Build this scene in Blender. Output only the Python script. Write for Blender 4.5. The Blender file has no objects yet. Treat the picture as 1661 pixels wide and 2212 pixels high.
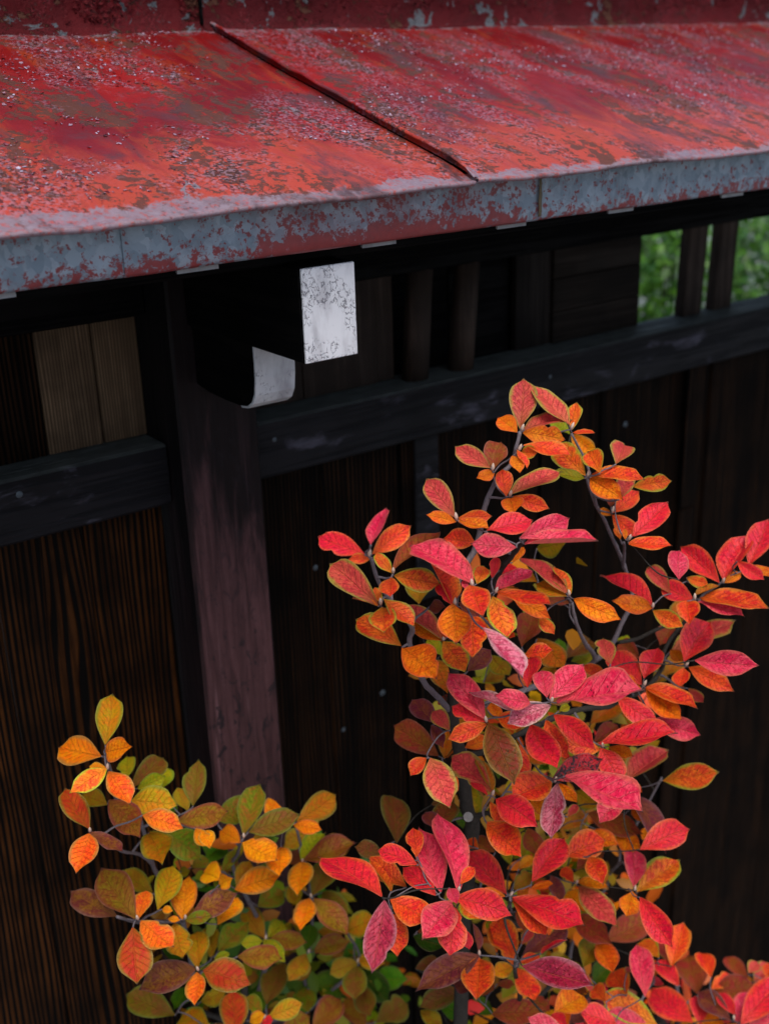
import bpy, bmesh, math, random
from mathutils import Vector, Matrix, noise as mnoise
random.seed(7)
S = bpy.context.scene
COL = S.collection

# ------------------------------------------------------------------ camera
# world: X runs along the fence (to the right, away), Y goes through the fence, Z is up; z = 0 is eye height
GROUND = -2.80
FPX, CX, CY = 2496.2, 830.5, 1106.0             # focal length and centre for a 1661 x 2212 frame
AX = Vector((0.80510868, 0.23826865, -0.54316486))
AY = Vector((-0.59233975, 0.27581931, -0.7570055))
AZ = Vector((-0.03055532, 0.93120984, 0.36320052))
ROT = Matrix((AX, AY, AZ))                        # camera space -> world
CAM = Vector((0.0, -1.52, 0.0))
cam_d = bpy.data.cameras.new('camera')
cam = bpy.data.objects.new('camera', cam_d); COL.objects.link(cam)
cam.matrix_world = Matrix.Translation(CAM) @ ROT.to_4x4()
cam_d.sensor_fit = 'VERTICAL'; cam_d.sensor_height = 36.0; cam_d.sensor_width = 27.0
cam_d.lens = FPX / 2212 * 36.0
cam_d.clip_start = 0.02; cam_d.clip_end = 400
cam_d.dof.use_dof = True; cam_d.dof.focus_distance = 1.31; cam_d.dof.aperture_fstop = 4.0
S.camera = cam

# ------------------------------------------------------------------ sky, sun, exposure (overcast, rain-wet)
SUN_EL, SUN_AZ = math.radians(62), math.radians(200)   # azimuth clockwise from +Y: behind the viewer, a little left
W = bpy.data.worlds.new('World'); S.world = W; W.use_nodes = True
wn = W.node_tree.nodes; wl = W.node_tree.links; wn.clear()
sky = wn.new('ShaderNodeTexSky'); sky.sky_type = 'NISHITA'; sky.sun_disc = False
sky.sun_elevation = SUN_EL; sky.sun_rotation = SUN_AZ
sky.air_density = 1.0; sky.dust_density = 3.0; sky.ozone_density = 1.0
bg = wn.new('ShaderNodeBackground'); bg.inputs['Strength'].default_value = 0.10
wo = wn.new('ShaderNodeOutputWorld')
wl.new(sky.outputs[0], bg.inputs[0]); wl.new(bg.outputs[0], wo.inputs[0])
sd = bpy.data.lights.new('sun', 'SUN'); sd.energy = 1.5; sd.angle = math.radians(35); sd.color = (1.0, 0.95, 0.88)
so = bpy.data.objects.new('sun', sd); COL.objects.link(so)
sdir = Vector((math.sin(SUN_AZ) * math.cos(SUN_EL), math.cos(SUN_AZ) * math.cos(SUN_EL), math.sin(SUN_EL)))
so.rotation_euler = sdir.to_track_quat('Z', 'Y').to_euler(); so.location = sdir * 20
S.view_settings.view_transform = 'Standard'; S.view_settings.look = 'None'
S.view_settings.gamma = 1.0; S.view_settings.use_curve_mapping = False
S.view_settings.exposure = 0.95

# ------------------------------------------------------------------ helpers
def ray(x, y): return ROT @ Vector((x - CX, -(y - CY), -FPX))
def at(x, y, Y):                                   # frame point -> point of the plane at depth Y
    r = ray(x, y); return CAM + r * ((Y - CAM.y) / r.y)

def tag(o, label=None, cat=None, kind=None, group=None):
    if label: o['label'] = label
    if cat: o['category'] = cat
    if kind: o['kind'] = kind
    if group: o['group'] = group
    return o
def thing(name, loc, label, cat, group=None):
    o = bpy.data.objects.new(name, None); COL.objects.link(o); o.location = loc; o.empty_display_size = .05
    return tag(o, label, cat, None, group)
def put(o, parent):
    COL.objects.link(o)
    if parent:
        o.parent = parent
        if parent.type == 'EMPTY': o.matrix_parent_inverse = Matrix.Translation(-parent.location)
    return o
def mesh(name, V, F, m, parent=None, smooth=True):
    me = bpy.data.meshes.new(name); me.from_pydata([tuple(v) for v in V], [], F)
    if smooth: me.polygons.foreach_set('use_smooth', [True] * len(F))
    me.materials.append(m); me.update()
    return put(bpy.data.objects.new(name, me), parent)
def from_bm(name, bm, m, parent=None, smooth=True):
    me = bpy.data.meshes.new(name); bm.normal_update(); bm.to_mesh(me); bm.free()
    if smooth:
        me.polygons.foreach_set('use_smooth', [True] * len(me.polygons))
    me.materials.append(m)
    return put(bpy.data.objects.new(name, me), parent)
def box(name, x0, x1, y0, y1, z0, z1, m, parent, bev=.003, lean=0.0, warp=0.0):
    bm = bmesh.new(); bmesh.ops.create_cube(bm, size=1.0)
    for v in bm.verts:
        v.co = Vector(((x0 + x1) / 2 + v.co.x * (x1 - x0), (y0 + y1) / 2 + v.co.y * (y1 - y0), (z0 + z1) / 2 + v.co.z * (z1 - z0)))
    if bev: bmesh.ops.bevel(bm, geom=bm.edges[:], offset=bev, segments=1, affect='EDGES', profile=.6)
    for v in bm.verts:
        if lean: v.co.x += lean * (v.co.z - z0)
        if warp: v.co += Vector((random.uniform(-1, 1), random.uniform(-1, 1), random.uniform(-1, 1))) * warp
    return from_bm(name, bm, m, parent, False)
def prism(name, prof, x0, x1, m, parent, bev=.0):        # profile in (Y, Z) swept along X
    bm = bmesh.new()
    a = [bm.verts.new((x0, y, z)) for y, z in prof]; b = [bm.verts.new((x1, y, z)) for y, z in prof]
    n = len(prof); bm.faces.new(a); bm.faces.new(b[::-1])
    for i in range(n): bm.faces.new((a[i], b[i], b[(i + 1) % n], a[(i + 1) % n]))
    bmesh.ops.recalc_face_normals(bm, faces=bm.faces[:])
    if bev: bmesh.ops.bevel(bm, geom=[e for e in bm.edges if len(e.link_faces) == 2 and e.calc_face_angle() > .6], offset=bev, segments=1, affect='EDGES')
    return from_bm(name, bm, m, parent, False)
def tube_data(pts, rad, n=7, seed=0, rough=0.0):
    V, F = [], []
    P = [Vector(p) for p in pts]
    up = Vector((.3, .5, .8))
    for i, p in enumerate(P):
        d = (P[min(i + 1, len(P) - 1)] - P[max(i - 1, 0)])
        if d.length < 1e-9: d = Vector((0, 0, 1))
        d.normalize(); u = d.cross(up)
        if u.length < .05: u = d.cross(Vector((1, 0, 0)))
        u.normalize(); w = d.cross(u)
        for k in range(n):
            a = 2 * math.pi * k / n
            r = rad[i] * (1 + rough * mnoise.noise(p * 90 + Vector((k * 1.7, seed, 0))))
            V.append(p + (u * math.cos(a) + w * math.sin(a)) * r)
    for i in range(len(P) - 1):
        for k in range(n):
            F.append((i * n + k, i * n + (k + 1) % n, (i + 1) * n + (k + 1) % n, (i + 1) * n + k))
    F.append(tuple(range(n))[::-1]); F.append(tuple((len(P) - 1) * n + k for k in range(n)))
    return V, F
def smooth_path(P, step=6):                          # Catmull-Rom through the points
    P = [Vector(p) for p in P]; out = []
    Q = [P[0] * 2 - P[1]] + P + [P[-1] * 2 - P[-2]]
    for i in range(1, len(Q) - 2):
        for s in range(step):
            t = s / step
            a, b, c, d = Q[i - 1], Q[i], Q[i + 1], Q[i + 2]
            out.append(.5 * ((2 * b) + (c - a) * t + (2 * a - 5 * b + 4 * c - d) * t * t + (-a + 3 * b - 3 * c + d) * t ** 3))
    out.append(P[-1]); return out

# ------------------------------------------------------------------ material kit
class Kit:
    def __init__(s, name):
        s.m = bpy.data.materials.new(name); s.m.use_nodes = True
        s.t = s.m.node_tree; s.t.nodes.clear()
    def n(s, typ, props=None, ins=None, out=0):
        o = s.t.nodes.new(typ)
        for k, v in (props or {}).items(): setattr(o, k, v)
        for k, v in (ins or {}).items():
            sk = o.inputs[k]
            if isinstance(v, bpy.types.NodeSocket): s.t.links.new(v, sk)
            elif v is not None:
                if sk.type == 'RGBA' and len(v) == 3: v = (*v, 1)
                sk.default_value = v
        return o.outputs[out]
    def pos(s): return s.n('ShaderNodeTexCoord', out=3)
    def uv(s): return s.n('ShaderNodeTexCoord', out=2)
    def rnd(s): return s.n('ShaderNodeObjectInfo', out=5)
    def scale(s, v, sc, loc=(0, 0, 0), rot=(0, 0, 0)): return s.n('ShaderNodeMapping', None, {0: v, 1: loc, 2: rot, 3: sc})
    def noise(s, v, sc, det=4, rough=.6, dist=0.0): return s.n('ShaderNodeTexNoise', None, {'Vector': v, 'Scale': sc, 'Detail': det, 'Roughness': rough, 'Distortion': dist})
    def voro(s, v, sc, feat='F1', out=0, rnd=1.0):
        o = s.t.nodes.new('ShaderNodeTexVoronoi'); o.feature = feat
        s.t.links.new(v, o.inputs['Vector']); o.inputs['Scale'].default_value = sc; o.inputs['Randomness'].default_value = rnd
        return o.outputs[out]
    def ramp(s, f, st, interp='LINEAR'):
        o = s.t.nodes.new('ShaderNodeValToRGB'); s.t.links.new(f, o.inputs[0]); cr = o.color_ramp; cr.interpolation = interp
        while len(cr.elements) > 1: cr.elements.remove(cr.elements[-1])
        for i, (p, c) in enumerate(st):
            e = cr.elements[0] if i == 0 else cr.elements.new(p)
            e.position = p; c = (c, c, c) if isinstance(c, (int, float)) else c
            e.color = (*c[:3], 1)
        return o.outputs[0]
    def mix(s, f, a, b, mode='MIX'):
        o = s.t.nodes.new('ShaderNodeMix'); o.data_type = 'RGBA'; o.blend_type = mode
        for k, v in ((0, f), (6, a), (7, b)):
            sk = o.inputs[k]
            if isinstance(v, bpy.types.NodeSocket): s.t.links.new(v, sk)
            elif k == 0: sk.default_value = v
            else: sk.default_value = (*v[:3], 1)
        return o.outputs[2]
    def math(s, op, a, b=0.0, c=None, clamp=False):
        o = s.t.nodes.new('ShaderNodeMath'); o.operation = op; o.use_clamp = clamp
        for k, v in ((0, a), (1, b), (2, c)):
            if v is None: continue
            if isinstance(v, bpy.types.NodeSocket): s.t.links.new(v, o.inputs[k])
            else: o.inputs[k].default_value = v
        return o.outputs[0]
    def sep(s, v):
        o = s.t.nodes.new('ShaderNodeSeparateXYZ'); s.t.links.new(v, o.inputs[0]); return o.outputs
    def vadd(s, a, b):
        return s.n('ShaderNodeVectorMath', {'operation': 'ADD'}, {0: a, 1: b})
    def comb(s, x, y, z): return s.n('ShaderNodeCombineXYZ', None, {0: x, 1: y, 2: z})
    def smooth(s, v, a, b, to0=0.0, to1=1.0):
        return s.n('ShaderNodeMapRange', {'interpolation_type': 'SMOOTHSTEP'}, {0: v, 1: a, 2: b, 3: to0, 4: to1})
    def bump(s, h, strength=.5, dist=.002, nrm=None):
        return s.n('ShaderNodeBump', None, {'Strength': strength, 'Distance': dist, 'Height': h, **({'Normal': nrm} if nrm else {})})
    def done(s, col, rough=.6, bump=None, spec=.5, metal=0.0, trans=None, coat=None, coat_rough=.05):
        b = s.t.nodes.new('ShaderNodeBsdfPrincipled')
        for k, v in (('Base Color', col), ('Roughness', rough), ('Normal', bump), ('Specular IOR Level', spec), ('Metallic', metal), ('Coat Weight', coat), ('Coat Roughness', coat_rough)):
            if v is None: continue
            if isinstance(v, bpy.types.NodeSocket): s.t.links.new(v, b.inputs[k])
            elif k == 'Base Color': b.inputs[k].default_value = (*v[:3], 1)
            else: b.inputs[k].default_value = v
        o = s.t.nodes.new('ShaderNodeOutputMaterial'); sh = b.outputs[0]
        if trans is not None:
            tr = s.n('ShaderNodeBsdfTranslucent', None, {'Color': trans[0]})
            sh = s.n('ShaderNodeMixShader', None, {0: trans[1], 1: sh, 2: tr})
        s.t.links.new(sh, o.inputs[0]); return s.m

def wood(name, dark, light, axis='Z', ridge=.5, sc=1.0, rough=.65, worn=None, worn_at=.6, spec=.4, bump=.5, dust=None, band=None):
    """weathered timber: long fibres along one axis, growth-ring ridges, optional worn patches"""
    k = Kit(name); p = k.pos(); r = k.rnd()
    off = k.comb(k.math('MULTIPLY', r, 13.0), k.math('MULTIPLY', r, 7.0), k.math('MULTIPLY', r, 29.0))
    p = k.vadd(p, off)
    lo, hi = .035, 1.0
    v = {'Z': (hi, hi, lo), 'X': (lo, hi, hi), 'Y': (hi, lo, hi)}[axis]
    q = k.scale(p, tuple(c * sc for c in v))
    wob = k.noise(k.scale(p, tuple(c * 3 for c in v)), 2.0, 2, .5)
    f1 = k.noise(q, 130, 6, .62, .5); f2 = k.noise(q, 260, 4, .6)
    f3 = k.noise(q, 32, 2, .5, 1.0)
    g = k.math('ADD', k.math('MULTIPLY', f1, .55), k.math('MULTIPLY', f3, .45))
    g = k.smooth(g, .44, .44 + .16 * ridge + .02)
    if band:                                     # growth rings: straight ridges with narrow dark grooves, wandering slowly
        xx = k.sep(p)[0]
        ww = k.noise(k.scale(p, (1, 1, .12)), 4.5, 3, .55); w2 = k.noise(k.scale(p, (1, 1, .05)), 30.0, 2, .5)
        ph = k.math('ADD', k.math('MULTIPLY', xx, 6.2832 / band), k.math('ADD', k.math('MULTIPLY', ww, 75.0), k.math('MULTIPLY', w2, 9.0)))
        sn = k.math('MULTIPLY', k.math('ADD', k.math('SINE', ph), 1.0), .5)
        gate = k.smooth(k.noise(k.scale(p, (1, 1, .08)), 24, 3, .6), .30, .60, .25, 1.0)
        g = k.math('MULTIPLY', k.math('MULTIPLY', k.smooth(sn, .22, .62), gate), k.smooth(f1, .30, .58, .35, 1.0))
        ck = k.math('MULTIPLY', k.smooth(k.math('ABSOLUTE', k.math('SINE', k.math('ADD', k.math('MULTIPLY', xx, 6.2832 / band * .19), k.math('MULTIPLY', ww, 14.0)))), .12, .04), k.smooth(k.noise(k.scale(p, (1, 1, .2)), 9, 2), .36, .48))
        g = k.math('MULTIPLY', g, k.math('SUBTRACT', 1.0, ck))
    c = k.mix(g, dark, light)
    tone = k.noise(p, 9, 3, .6)
    c = k.mix(k.smooth(tone, .35, .7, .0, .65), c, tuple(x * .35 for x in dark))
    c = k.mix(k.math('MULTIPLY', f2, .35), c, tuple(x * .5 for x in dark))
    if worn:
        wm = k.noise(k.scale(p, tuple(.4 + .6 * c_ for c_ in v)), 16, 6, .68, .4)
        c = k.mix(k.smooth(wm, worn_at, worn_at + .12, 0, .85), c, worn)
    if dust:
        nz = k.sep(k.n('ShaderNodeNewGeometry', None, None, 1))[2]
        c = k.mix(k.math('MULTIPLY', k.smooth(nz, .6, .95), k.smooth(k.noise(p, 40, 4), .2, .7, .5, 1)), c, dust)
    h = k.math('ADD', g, k.math('MULTIPLY', f2, .5))
    rg = k.smooth(g, 0, 1, rough + .12, rough - .1)
    return k.done(c, rg, k.bump(h, bump, .003), spec)

M = {}
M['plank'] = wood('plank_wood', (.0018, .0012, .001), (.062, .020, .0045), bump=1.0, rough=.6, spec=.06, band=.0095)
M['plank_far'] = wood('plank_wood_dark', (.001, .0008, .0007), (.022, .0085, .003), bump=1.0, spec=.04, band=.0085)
M['rail'] = wood('rail_wood', (.005, .0048, .0062), (.0085, .0078, .010), 'X', worn=(.052, .049, .066), worn_at=.56, rough=.6, spec=.10, dust=(.075, .085, .08))
M['black'] = wood('black_wood', (.0015, .0015, .0018), (.004, .0036, .004), 'X', rough=.7, bump=.3, spec=.04)
M['blackY'] = wood('black_wood_arm', (.0015, .0015, .0018), (.0045, .004, .004), 'Y', rough=.7, bump=.3, spec=.04)
M['tan'] = wood('tan_board_wood', (.055, .034, .020), (.155, .100, .058), bump=.25, rough=.7, spec=.1, band=.0045)
M['slat'] = wood('slat_wood', (.022, .015, .012), (.048, .031, .024), ridge=1.2, bump=.3, spec=.1)
M['dim'] = wood('dim_board_wood', (.006, .0045, .004), (.014, .010, .0085), ridge=1.2, bump=.3, spec=.08)
M['board_h'] = wood('panel_wood', (.008, .0055, .0042), (.018, .012, .009), 'X', ridge=1.2, bump=.3, spec=.08)

def mat_post():
    k = Kit('post_wood'); p = k.pos(); z = k.sep(p)[2]
    q = k.scale(p, (1, 1, .06))
    f = k.noise(q, 110, 5, .6, .5); f3 = k.noise(k.scale(p, (1, 1, .12)), 22, 6, .65, .6); f4 = k.noise(p, 70, 6, .7)
    low = k.smooth(z, -.40, -.92)  # height mask: paler towards the foot, darker towards the top
    lvl = k.math('ADD', k.math('MULTIPLY', low, .34), f3)
    worn = k.smooth(lvl, .57, .74)
    c = k.mix(f, (.003, .002, .0025), (.010, .0055, .006))
    pale = k.mix(f4, (.042, .017, .018), (.090, .042, .046))
    c = k.mix(worn, c, k.mix(k.smooth(f, .25, .75), (.024, .011, .012), pale))
    c = k.mix(k.math('MULTIPLY', k.smooth(k.noise(k.scale(p, (1, 1, .04)), 45, 4, .6), .58, .68), low), c, (.125, .062, .068))
    chip = k.smooth(k.noise(k.scale(p, (1, 1, .5)), 60, 6, .75, .8), .555, .60)
    c = k.mix(k.math('MULTIPLY', chip, k.smooth(z, -.6, -1.0, .45, .95)), c, (.012, .009, .011))
    nx = k.sep(k.n('ShaderNodeNewGeometry', None, None, 1))[0]         # flanks blackened by face direction: side shade painted in
    c = k.mix(k.math('MULTIPLY', k.smooth(k.math('ABSOLUTE', nx), .5, .9), .85), c, (.0025, .0025, .003))
    return k.done(c, k.smooth(f, .3, .7, .65, .5), k.bump(k.math('ADD', f, k.math('MULTIPLY', worn, .5)), .6, .002), .10)
M['post'] = mat_post()

def mat_white(name='cracked_white_paint', amt=0.0):
    k = Kit(name); p = k.pos()
    d = k.vadd(p, k.scale(k.n('ShaderNodeTexNoise', None, {'Vector': p, 'Scale': 60.0, 'Detail': 3.0}, 1), (.012, .012, .012)))
    q = k.scale(d, (1, 1, .55))
    e = k.voro(q, 210, 'DISTANCE_TO_EDGE'); e2 = k.voro(k.scale(d, (1, 1, .8)), 380, 'DISTANCE_TO_EDGE')
    zone = k.noise(p, 26, 3, .6)
    cr = k.math('MULTIPLY', k.smooth(e, .10, .04), k.smooth(zone, .385 + amt, .50 + amt))
    cr2 = k.math('MULTIPLY', k.smooth(e2, .09, .04), k.smooth(zone, .50 + amt, .60 + amt))
    brk = k.smooth(k.noise(p, 170, 3, .6), .46, .53)
    crack = k.math('MULTIPLY', k.math('MAXIMUM', cr, cr2), brk)
    grime = k.noise(k.scale(p, (1, 1, .3)), 34, 5, .65)
    w0 = .56 - amt * 1.2; c = k.mix(k.smooth(grime, .40, .70), (w0 * .96, w0 * .98, w0 * 1.04), (w0 * .58, w0 * .58, w0 * .63))
    c = k.mix(k.math('MULTIPLY', crack, .8), c, (.06, .06, .075))
    return k.done(c, .5, k.bump(k.math('SUBTRACT', 1.0, crack), .5, .001), .5)
M['white'] = mat_white(); M['white2'] = mat_white('aged_white_paint', .10); M['white3'] = mat_white('grey_end_paint', .30)

def mat_roof(name='peeling_red_roof', vert=False):
    k = Kit(name); p = k.pos(); X, Y, Z = k.sep(p)
    if vert: u = k.scale(p, (1, 1, 1))
    else: u = k.scale(p, (1.0, .55, 0.0), rot=(0, 0, .5))
    big = k.noise(u, 4.2, 5, .6, .6); med = k.noise(u, 13, 5, .65, .8); fine = k.noise(p, 75, 6, .7, .4); grit = k.noise(p, 420, 3, .7)
    streak = k.noise(k.scale(p, (1, .18, .3), rot=(0, 0, .35)), 30, 5, .65, .3)
    red = k.mix(k.smooth(big, .36, .62), (.125, .002, .003) if not vert else (.036, .0025, .004), (.25, .007, .004) if not vert else (.065, .004, .006))
    if not vert:
        red = k.mix(k.smooth(Y, -.10, .15, 0, .55), red, (.085, .002, .003))       # dimmer light towards the ridge painted into the red
        fade = k.math('ADD', k.smooth(Y, -.16, -.40, 0, .50), k.math('SUBTRACT', k.math('MULTIPLY', med, 1.4), .72))
        red = k.mix(k.smooth(fade, .05, .5, 0, .85), red, (.36, .046, .024))
        red = k.mix(k.smooth(streak, .50, .68, 0, .55), red, (.25, .038, .006))
    c = red
    # bare, rusty-brown undercoat in ragged patches
    lv = k.math('ADD', k.math('MULTIPLY', med, .55), k.math('MULTIPLY', fine, .45))
    br = k.smooth(lv, .530 if not vert else .56, .552 if not vert else .58)
    c = k.mix(k.math('MULTIPLY', br, .85), c, k.mix(grit, (.034, .014, .007), (.075, .036, .025)))
    # flaked zones: sky glints on curled paint edges painted pale, against dark gaps
    zone = k.smooth(k.math('ADD', k.math('MULTIPLY', big, .5), k.math('MULTIPLY', k.noise(u, 9, 4, .6, 1.0), .5)), .47, .57)
    fl = k.voro(k.scale(k.vadd(p, k.scale(k.n('ShaderNodeTexNoise', None, {'Vector': p, 'Scale': 200.0}, 1), (.006, .006, .006))), (1, .8, 1)), 340, 'F1', 1)
    fv = k.sep(fl)[0]
    pale = k.math('MULTIPLY', k.smooth(fv, .62, .70), zone)
    dark = k.math('MULTIPLY', k.smooth(fv, .30, .22), zone)
    c = k.mix(k.math('MULTIPLY', pale, .42 if not vert else .35), c, (.26, .18, .24) if not vert else (.13, .018, .026))
    c = k.mix(k.math('MULTIPLY', dark, .8), c, (.026, .009, .009))
    if vert:
        bare = k.smooth(k.noise(p, 17, 5, .65, .5), .585, .605)
        c = k.mix(bare, c, k.mix(fine, (.032, .036, .042), (.095, .105, .12)))
        c = k.mix(k.smooth(grit, .5, .75, 0, .5), c, (.06, .01, .012))
    else:
        ey = k.math('ADD', Y, k.math('ADD', k.math('MULTIPLY', k.math('SUBTRACT', med, .5), .06), k.math('MULTIPLY', k.math('SUBTRACT', fine, .5), .05)))
        edge = k.math('MULTIPLY', k.smooth(k.math('SUBTRACT', ey, k.smooth(X, .35, 1.0, .012, -.006)), -.436, -.443), k.smooth(k.noise(p, 120, 4, .7), .36, .52, .25, .95))
        c = k.mix(edge, c, k.mix(fine, (.10, .07, .09), (.28, .22, .26)))
        soot = k.math('MULTIPLY', k.smooth(k.noise(k.scale(p, (1, .3, 1), rot=(0, 0, .25)), 14, 5, .65, .5), .53, .66), .8)
        c = k.mix(soot, c, (.055, .026, .03))
        bare = k.smooth(k.noise(u, 21, 5, .65, .7), .70, .72)
        c = k.mix(bare, c, (.16, .13, .15))
        c = k.mix(k.math('MULTIPLY', k.smooth(Y, .12, .150), k.smooth(fine, .50, .56)), c, (.17, .16, .18))
    h = k.math('ADD', k.math('ADD', k.math('MULTIPLY', pale, 1.0), k.math('MULTIPLY', fine, .5)), k.math('MULTIPLY', br, -.6))
    h = k.math('ADD', h, k.math('MULTIPLY', dark, -.8))
    rg = k.smooth(k.math('ADD', med, k.math('MULTIPLY', grit, .3)), .45, .85, .28 if not vert else .6, .60 if not vert else .8)
    return k.done(c, rg, k.bump(h, .6 if not vert else 1.0, 0.0016 if not vert else .005), .24 if not vert else .08)
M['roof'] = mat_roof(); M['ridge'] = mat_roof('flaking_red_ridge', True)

def mat_fascia():
    k = Kit('galvanised_fascia'); p = k.pos(); X, Y, Z = k.sep(p)
    sp = k.voro(k.vadd(p, k.scale(k.n('ShaderNodeTexNoise', None, {'Vector': p, 'Scale': 50.0}, 1), (.02, .02, .02))), 90, 'F1', 1)
    cloud = k.noise(p, 20, 6, .65, .5); st = k.noise(k.scale(p, (1, 1, .2)), 60, 4, .6)
    c = k.mix(k.sep(sp)[0], (.135, .18, .23), (.235, .285, .345))
    c = k.mix(k.smooth(cloud, .45, .75, 0, .7), c, (.055, .07, .09))
    c = k.mix(k.smooth(st, .55, .7, 0, .5), c, (.24, .28, .33))
    # leftovers of red paint, heavier along the middle sheet and towards the lower edge
    mid = k.math('SUBTRACT', 1.0, k.math('ABSOLUTE', k.math('MULTIPLY', k.math('SUBTRACT', X, .84), 3.2), clamp=True))
    low = k.smooth(Z, -.165, -.192)
    blot = k.noise(p, 75, 8, .78, .2); big = k.noise(p, 9, 3, .5); spk = k.noise(p, 120, 4, .62)
    lv = k.math('ADD', blot, k.math('ADD', k.math('MULTIPLY', mid, .10), k.math('MULTIPLY', low, .12)))
    lv = k.math('ADD', lv, k.math('MULTIPLY', k.math('SUBTRACT', big, .5), .25))
    c = k.mix(k.math('MULTIPLY', k.math('MULTIPLY', mid, .55), k.smooth(big, .35, .6)), c, (.20, .075, .08))
    c = k.mix(k.math('MAXIMUM', k.smooth(lv, .585, .63, 0, .95), k.math('MULTIPLY', k.smooth(k.math('ADD', spk, k.math('MULTIPLY', mid, .06)), .595, .64), .85)), c, k.mix(k.noise(p, 130, 3), (.10, .004, .006), (.21, .014, .014)))
    return k.done(c, k.smooth(cloud, .3, .7, .38, .6), k.bump(k.math('ADD', cloud, blot), .25, .002), .5, k.smooth(lv, .60, .66, .35, 0))
M['fascia'] = mat_fascia()

def plain(name, c0, c1, sc=40, rough=.6, spec=.4, metal=0., bump=.3):
    k = Kit(name); p = k.pos(); f = k.noise(p, sc, 5, .65)
    return k.done(k.mix(f, c0, c1), rough, k.bump(f, bump, .002), spec, metal)
M['stain'] = plain('rust_stain', (.05, .04, .02), (.13, .09, .045), 90)
M['nail'] = plain('grey_nail', (.02, .026, .034), (.06, .075, .09), 300, .5, .5, .4)
M['bark'] = plain('twig_bark', (.05, .038, .042), (.17, .145, .16), 260, .7, .2)
M['bark_dark'] = plain('stem_bark', (.010, .009, .007), (.045, .038, .032), 160, .8, .15, bump=.8)
M['cut'] = plain('cut_wood', (.10, .09, .08), (.30, .28, .26), 420, .8)
M['bud'] = plain('bud_scale', (.30, .16, .10), (.60, .50, .42), 200, .45)
M['back_leaf'] = None

def mat_back():
    k = Kit('garden_foliage'); p = k.pos()
    f = k.noise(p, 6, 3, .6); g = k.noise(p, 60, 2)
    c = k.mix(k.smooth(f, .4, .62), (.014, .075, .003), (.10, .26, .008)); c = k.mix(k.math('MULTIPLY', g, .5), c, (.05, .14, .015))
    return k.done(c, .45, None, .5, trans=(c, .3))
M['back_leaf'] = mat_back()
def mat_gravel():
    k = Kit('gravel'); p = k.pos()
    v = k.voro(p, 45, 'F1', 1); d = k.voro(p, 45)
    c = k.mix(k.sep(v)[0], (.12, .135, .14), (.28, .30, .31)); c = k.mix(k.smooth(k.noise(p, .8, 4), .4, .7, 0, .4), c, (.18, .18, .16))
    return k.done(c, .75, k.bump(d, .6, .01))
M['gravel'] = mat_gravel()
def mat_flake():
    k = Kit('paint_flake'); p = k.pos(); f = k.n('ShaderNodeTexWhiteNoise', {'noise_dimensions': '3D'}, {0: k.n('ShaderNodeVectorMath', {'operation': 'SNAP'}, {0: p, 1: (.004, .004, .5)})}, 0)
    c = k.ramp(f, [(0, (.10, .003, .005)), (.45, (.17, .014, .02)), (.72, (.20, .10, .13)), (.92, (.26, .20, .27)), (1, (.38, .34, .44))])  # pale lavender end: sky reflection painted into the chip colour
    return k.done(c, .35, None, .5)
M['flake'] = mat_flake()

# ------------------------------------------------------------------ ground
g = mesh('ground', [(-60, -60, GROUND), (80, -60, GROUND), (80, 80, GROUND), (-60, 80, GROUND)], [(0, 1, 2, 3)], M['gravel'])
tag(g, kind='structure')

# ------------------------------------------------------------------ the roofed fence
XL, XR = -1.15, 4.7
fence = thing('roofed_fence', (1.2, 0, GROUND), 'dark timber fence with peeling red metal roof and white beam ends', 'fence')
PX0, PX1 = .672, .798
# posts
box('post', PX0, PX1, -.10, .03, GROUND, -.10, M['post'], fence, .004)
box('post', PX0 - 1.95, PX1 - 1.95, -.10, .03, GROUND, -.10, M['post'], fence, .004)
box('post', PX0 + 3.90, PX1 + 3.90, -.10, .03, GROUND, -.10, M['post'], fence, .004)
box('post', PX0 + 1.95, PX1 + 1.95, -.10, .03, GROUND, -.10, M['post'], fence, .004)
# middle rails
def rail(x0, x1):
    r = box('rail', x0, x1, -.062, .030, -.590, -.499, M['rail'], fence, .004, warp=.0008)
    return r
rl = rail(XL, .670); rr = rail(.7985, 2.621); rail(2.7495, 4.57)
def nail(parent, x, y, z, r=.004, name='nail'):
    V = [Vector((x, y - r * .5, z))] ; n = 8
    for k in range(n):
        a = 2 * math.pi * k / n; V.append(Vector((x + r * math.cos(a), y, z + r * math.sin(a))))
    F = [(0, 1 + (k + 1) % n, 1 + k) for k in range(n)]
    return mesh(name, V, F, M['nail'], parent)
for x, z in ((.845, -.53), (1.42, -.535), (2.05, -.545)): nail(rr, x, -.0625, z, .004)
nail(rl, .45, -.0625, -.522, .005)
# lower boards: every plank its own piece
def planks(x0, x1, n, m, zt=-.585, zb=GROUND + .06, ywob=.004):
    xs = [x0]
    w = [(1 + random.uniform(-.18, .18)) for _ in range(n)]; s = sum(w)
    for a in w: xs.append(xs[-1] + a / s * (x1 - x0))
    out = []
    for i in range(n):
        yo = random.uniform(-ywob, ywob)
        out.append((xs[i], xs[i + 1], box('plank', xs[i] + .0012, xs[i + 1] - .0012, -.022 + yo, -.002 + yo, zb, zt, m, fence, .002)))
    return out
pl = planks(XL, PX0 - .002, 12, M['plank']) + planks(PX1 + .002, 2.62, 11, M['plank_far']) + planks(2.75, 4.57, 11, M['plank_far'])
def nail_on(x, z, r):
    for a, b, o in pl:
        if a <= x < b:
            yy = min(v.co.y for v in o.data.vertices); nail(o, x, yy - .0006, z, r); return
for x, z, r in ((1.663, -.682, .006), (.93, -.781, .005), (1.057, -1.066, .006), (.969, -1.109, .0045)):
    nail_on(x, z, r)
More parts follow.
